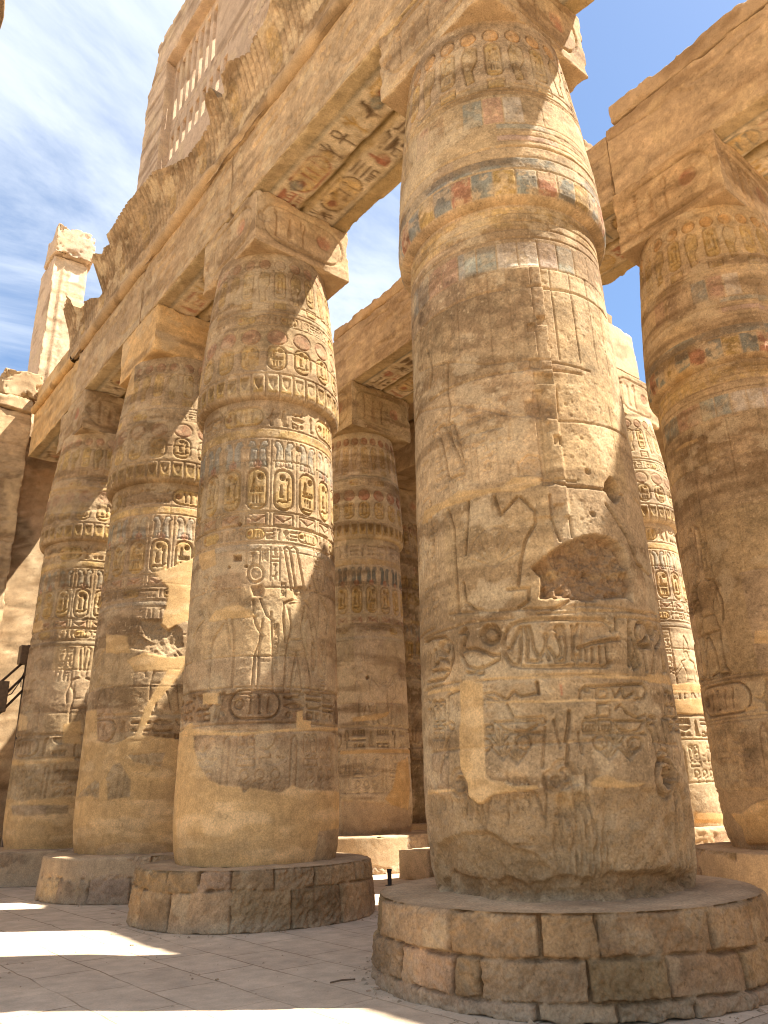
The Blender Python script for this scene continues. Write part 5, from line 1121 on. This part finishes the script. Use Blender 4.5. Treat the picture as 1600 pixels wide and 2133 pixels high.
# ------------------------------------------------------------------ relief wall at the far end
def wall_end():
    cv = Canvas(-9.1, -1.0, -.05, 14.5, .03, 91, STONE * 1.05)
    for z in (1.3, 2.5, 3.7, 4.9, 6.1, 7.3, 8.5, 9.7, 10.9, 12.0, 13.1):
        cv.stroke([(-9, z + .02), (-5, z - .02), (-1, z + .03)], .03, .03, DARK, .4, dmg=True)
        u = -9 + cv.rng.random()
        while u < -1: cv.stroke([(u, z), (u + .01, z + 1.18)], .025, .025, DARK, .3, dmg=True); u += cv.rng.uniform(1.2, 2.2)
    for k in range(5): figure(cv, -8.2 + 1.75 * k, 7.4, 3.6, .035, k % 2 == 0, k % 3, .05)
    for k in range(12): text_col(cv, -8.6 + .62 * k, -8.25 + .62 * k, 11.0, 12.8, .022)
    for v0, v1 in ((6.2, 7.1), (3.4, 5.9)): 
        for k in range(14): text_col(cv, -8.8 + .55 * k, -8.5 + .55 * k, v0, v1, .022)
    for p in ([(-2.4, 7.6), (-.9, 7.5), (-.9, 5.9), (-1.6, 5.4), (-2.3, 6.0)], [(-1.7, 11.8), (-.9, 12.2), (-.9, 10.2), (-1.4, 10.0), (-1.5, 10.9)], [(-3, 5.2), (-.9, 5.0), (-.9, 2.0), (-2.6, 2.2)]): cv.plaster(p, np.array([.52, .36, .19]), .12)
    cv.finish(.3, mottle=.8); return cv
cvw = wall_end()
V, Fq, Cc = block((-14, 20.3, 0), (-1.14, 24, 14.38), (.1, .5, .05), {'-y': cvw}, .03, .08, .01, 751, STONE * 1.05)
w1 = tag(link('relief_wall', raw_mesh('relief_wall', V, Fq, Cc)), 'tall wall of worn reliefs at the left edge, cut by a diagonal shadow', 'wall', None, 'thing')
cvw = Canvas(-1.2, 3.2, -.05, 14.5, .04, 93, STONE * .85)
for z in (2.2, 3.6, 5.0, 6.4, 7.8, 9.2, 10.6, 12.0): cvw.stroke([(-1.2, z), (3.2, z + .03)], .03, .03, DARK, .4, dmg=True)
for k in range(6): text_col(cvw, -1.0 + .6 * k, -.65 + .6 * k, 7.9, 10.4, .02)
cvw.plaster([(-1.2, 12.7), (1.2, 12.7), (1.2, 11), (-.2, 9.6), (-.5, 10.6), (-1.2, 11.0)], np.array([.42, .26, .13]), .15); cvw.finish(.3)
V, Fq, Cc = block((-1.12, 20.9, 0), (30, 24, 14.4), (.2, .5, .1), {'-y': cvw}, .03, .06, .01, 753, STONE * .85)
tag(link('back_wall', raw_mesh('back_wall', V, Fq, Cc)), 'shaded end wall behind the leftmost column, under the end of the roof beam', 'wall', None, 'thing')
V, Fq, Cc = block((22, -2, 0), (24, 20.8, 14.7), (.5, .2, .2), None, .03, .06, .01, 754, STONE)
tag(link('side_wall', raw_mesh('side_wall', V, Fq, Cc)), 'long outer wall of the hall behind the columns', 'wall', None, 'thing')
GB = 'broken blocks on top of the relief wall'
rough_block('fallen_block', (-2.15, 20.35, 14.95), (-.95, 21.6, 16.0), 761, 'rough wedge-shaped stone resting on the wall top below the far lone pillar', 'stone block', .05, .42, .18, STONE * .95, .08, GB)
rough_block('fallen_block', (-2.6, 20.2, 14.4), (-1.15, 21.4, 14.9), 762, 'flat broken slab jutting from the wall top under the wedge-shaped stone', 'stone block', .05, .22, .14, STONE, .05, GB)
rough_block('fallen_block', (-9, 20.4, 14.4), (-2.7, 22, 14.85), 763, 'row of worn coping stone along the top of the relief wall', 'stone block', .1, .2, .12, STONE, .05, GB)

# ------------------------------------------------------------------ great open-papyrus column of the nave, its capital just touching the upper left corner
def lathe(prof, n, seed, amp, tone, name):
    pz = np.array([p[1] for p in prof], float); pr = np.array([p[0] for p in prof], float)
    d = np.concatenate([[0], np.cumsum(np.hypot(np.diff(pr), np.diff(pz)))]); t = np.arange(0, d[-1], .09); R_ = np.interp(t, d, pr); Z_ = np.interp(t, d, pz)
    th = np.linspace(0, 2 * math.pi, n, endpoint=False); TH, RR = np.meshgrid(th, R_); _, ZZ = np.meshgrid(th, Z_)
    P0 = np.stack([RR * np.cos(TH), RR * np.sin(TH), ZZ], -1); RR = RR + (fbm3(P0, 1.8, 5, seed) - .5) * amp * 2
    P = np.stack([RR * np.cos(TH), RR * np.sin(TH), ZZ], -1); C = np.ones(TH.shape + (4,), np.float32); C[..., :3] = np.asarray(tone) * (.6 + .8 * fbm3(P0, 1.2, 5, seed + 3))[..., None]
    return raw_mesh(name, P, grid_faces(len(R_), n, True), C.reshape(-1, 4))
gs = lathe([(1.55, 1.0), (1.75, 1.6), (1.72, 6), (1.5, 15.2)], 120, 801, .03, STONE, 'shaft'); gc = lathe([(1.5, 15.2), (1.62, 15.8), (1.9, 16.8), (2.35, 17.6), (2.72, 18.05), (2.74, 18.2), (2.5, 18.35), (.9, 18.36)], 160, 802, .05, STONE * .9, 'bell_capital')
gb = lathe([(2.35, 0), (2.3, .9), (2.1, 1.0), (1.2, 1.02)], 120, 803, .03, STONE, 'column_base'); ga = raw_mesh('abacus', *block((-1.2, -1.2, 18.3), (1.2, 1.2, 19.9), .12, None, .03, .08, .01, 804))
def great(x, y, lab, grp=None):
    t = thing('great_column', (x, y, 0), lab, 'column', grp)
    for n, me in (('shaft', gs), ('bell_capital', gc), ('column_base', gb), ('abacus', ga)): link(n, me, t)
great(-8.12, 9.2, 'great nave column whose bell capital just touches the upper left corner')

# ------------------------------------------------------------------ floodlight, bollard, loose stones
fl = thing('floodlight_stand', (-.9, 17.8, 0), 'dark floodlight stand with box lamps and braces, half hidden by the leftmost column', 'floodlight')
def bars(name, segs, r, mat, parent, loc=(0, 0, 0)):
    V, Fq, b = [], [], 0
    for a, c in segs:
        a, c = np.array(a, float), np.array(c, float); d = (c - a) / np.linalg.norm(c - a); h = np.array([0, 0, 1.]) if abs(d[2]) < .9 else np.array([1., 0, 0])
        p = np.cross(d, h); p /= np.linalg.norm(p); q = np.cross(d, p)
        for e in (a, c): V += [e + r * (p * math.cos(k) + q * math.sin(k)) for k in np.linspace(0, 2 * math.pi, 9)[:-1]]
        Fq += [(b + k, b + (k + 1) % 8, b + 8 + (k + 1) % 8, b + 8 + k) for k in range(8)]
        for o in (0, 8): Fq += [(b + o, b + o + 1, b + o + 2, b + o + 3), (b + o, b + o + 3, b + o + 4, b + o + 7), (b + o + 4, b + o + 5, b + o + 6, b + o + 7)]
        b += 16
    return link(name, raw_mesh(name, np.array(V), np.array(Fq), None, mat), parent, loc)
def box_mesh(name, lo, hi, mat, parent, bev=.015):
    V, Fq, Cc = block(lo, hi, .1, None, bev, 0, .001, 5); return link(name, raw_mesh(name, V, Fq, None, mat), parent)
bars('post', [((.02, 0, 0), (.02, 0, 6.0))], .05, METAL_M, fl)
lm = box_mesh('lamp_box', (-.22, -.16, 5.44), (.22, .12, 5.96), METAL_M, fl); 
box_mesh('lamp_box', (-.72, -.25, 4.1), (-.42, .1, 4.92), METAL_M, fl)
bars('brace', [((-.70, -.05, 4.80), (-.12, -.05, 5.46)), ((-.55, -.02, 4.45), (-.02, -.02, 5.12)), ((-.62, -.02, 3.95), (.02, -.02, 4.75))], .035, METAL_M, fl)
bars('cable', [((-.5, -.08, 4.50), (-.3, -.1, 4.60)), ((-.3, -.1, 4.60), (-.12, -.1, 4.95)), ((-.12, -.1, 4.95), (-.05, -.1, 5.2)), ((-.05, -.1, 5.2), (-.1, -.1, 5.0)), ((-.1, -.1, 5.0), (-.08, -.1, 4.8))], .014, BLACK_M, fl)
bo = thing('bollard', (3.76, 7.42, 0), 'short black post on the floor between the second and the nearest column', 'post')
bars('post', [((0, 0, -.02), (0, 0, .27))], .042, BLACK_M, bo); bars('cap', [((0, 0, .262), (0, 0, .30))], .05, BLACK_M, bo); bars('foot_plate', [((0, 0, -.01), (0, 0, .015))], .09, BLACK_M, bo)
rough_block('stone_block', (4.72, 7.35, -.02), (5.6, 8.3, .58), 771, 'squared pale stone block beside the base of the painted column', 'stone block', .04, .05, .02, np.array([.56, .42, .26]))
def pebble(x, y, s, seed, label, flat=.6):
    V, Fq, Cc = block((-s, -s * .7, -s * .1), (s, s * .7, s * flat), s * .35, None, s * .25, s * .2, .004, seed, np.array([.40, .28, .18]), 1, s * .3)
    return tag(link('pebble', raw_mesh('pebble', V, Fq, Cc), None, (x, y, 0)), label, 'stone', 'loose stones on the paving', 'thing')
for k, (px_, py_, s, lab) in enumerate([(243, 1929, .06, 'largest loose stone by the left foot of the second column base'), (235, 1947, .035, 'small stone lying in front of the left foot of the second column base'), (236, 1904, .03, 'small stone behind the largest one, left of the second column base'),
                                       (275, 1969, .025, 'tiny stone alone on the shaded paving below the second column base'), (452, 2041, .018, 'dark speck of stone in the middle of the paving'), (786, 2062, .035, 'loose stone against the left edge of the nearest column base'),
                                       (768, 2066, .02, 'small chip beside the stone at the left edge of the nearest base')]):
    p = at(px_, py_, 2, 0.0); pebble(p[0], p[1], s, 780 + k, lab)
def grit():
    r = np.random.RandomState(5); V, Fq = [], []
    tet = np.array([[1, 0, -.3], [-.5, .87, -.3], [-.5, -.87, -.3], [0, 0, .8]])
    def add(x, y, s_):
        b = len(V) * 1; a = r.rand() * 6.3; R_ = np.array([[math.cos(a), -math.sin(a), 0], [math.sin(a), math.cos(a), 0], [0, 0, .6]])
        q = (tet * (.7 + .6 * r.rand(4, 3)) * s_) @ R_.T + np.array([x, y, s_ * .1]); V.extend(q); Fq.extend([(b, b + 1, b + 3, b + 3), (b + 1, b + 2, b + 3, b + 3), (b + 2, b, b + 3, b + 3)])
    for x, y, rad, n in ((0, 0, 1.95, 420), (-.08, 5.99, 1.9, 260), (.07, 10.65, 2.0, 120)):
        for _ in range(n): a = r.rand() * 6.3; d = rad + .02 + r.exponential(.10); add(x + d * math.cos(a), y + d * math.sin(a), .006 + r.exponential(.007))
    for _ in range(500): add(r.uniform(-5, -1.5), r.uniform(-3, 9), .004 + r.exponential(.004))
    V_, F_ = np.array(V), np.array(Fq); me = bpy.data.meshes.new('grit'); me.from_pydata([tuple(v) for v in V_], [], [tuple(f[:3]) for f in F_]); me.materials.append(plain_material('sandstone grit', (.36, .26, .16), .95))
    tag(link('gravel', me), 'fine sandstone grit gathered round the column bases', None, None, 'stuff')
grit()
a, b = at(688, 2047, 2, .015), at(740, 2040, 2, .02)
sk = thing('wooden_stick', tuple((a + b) / 2), 'thin dark wooden stick lying on the paving left of the nearest base', 'stick')
bars('wood', [(tuple(a - (a + b) / 2), tuple((a + b) / 2 * 0 + [0, .01, .006])), ((0, .01, .006), tuple(b - (a + b) / 2))], .008, WOOD_M, sk)
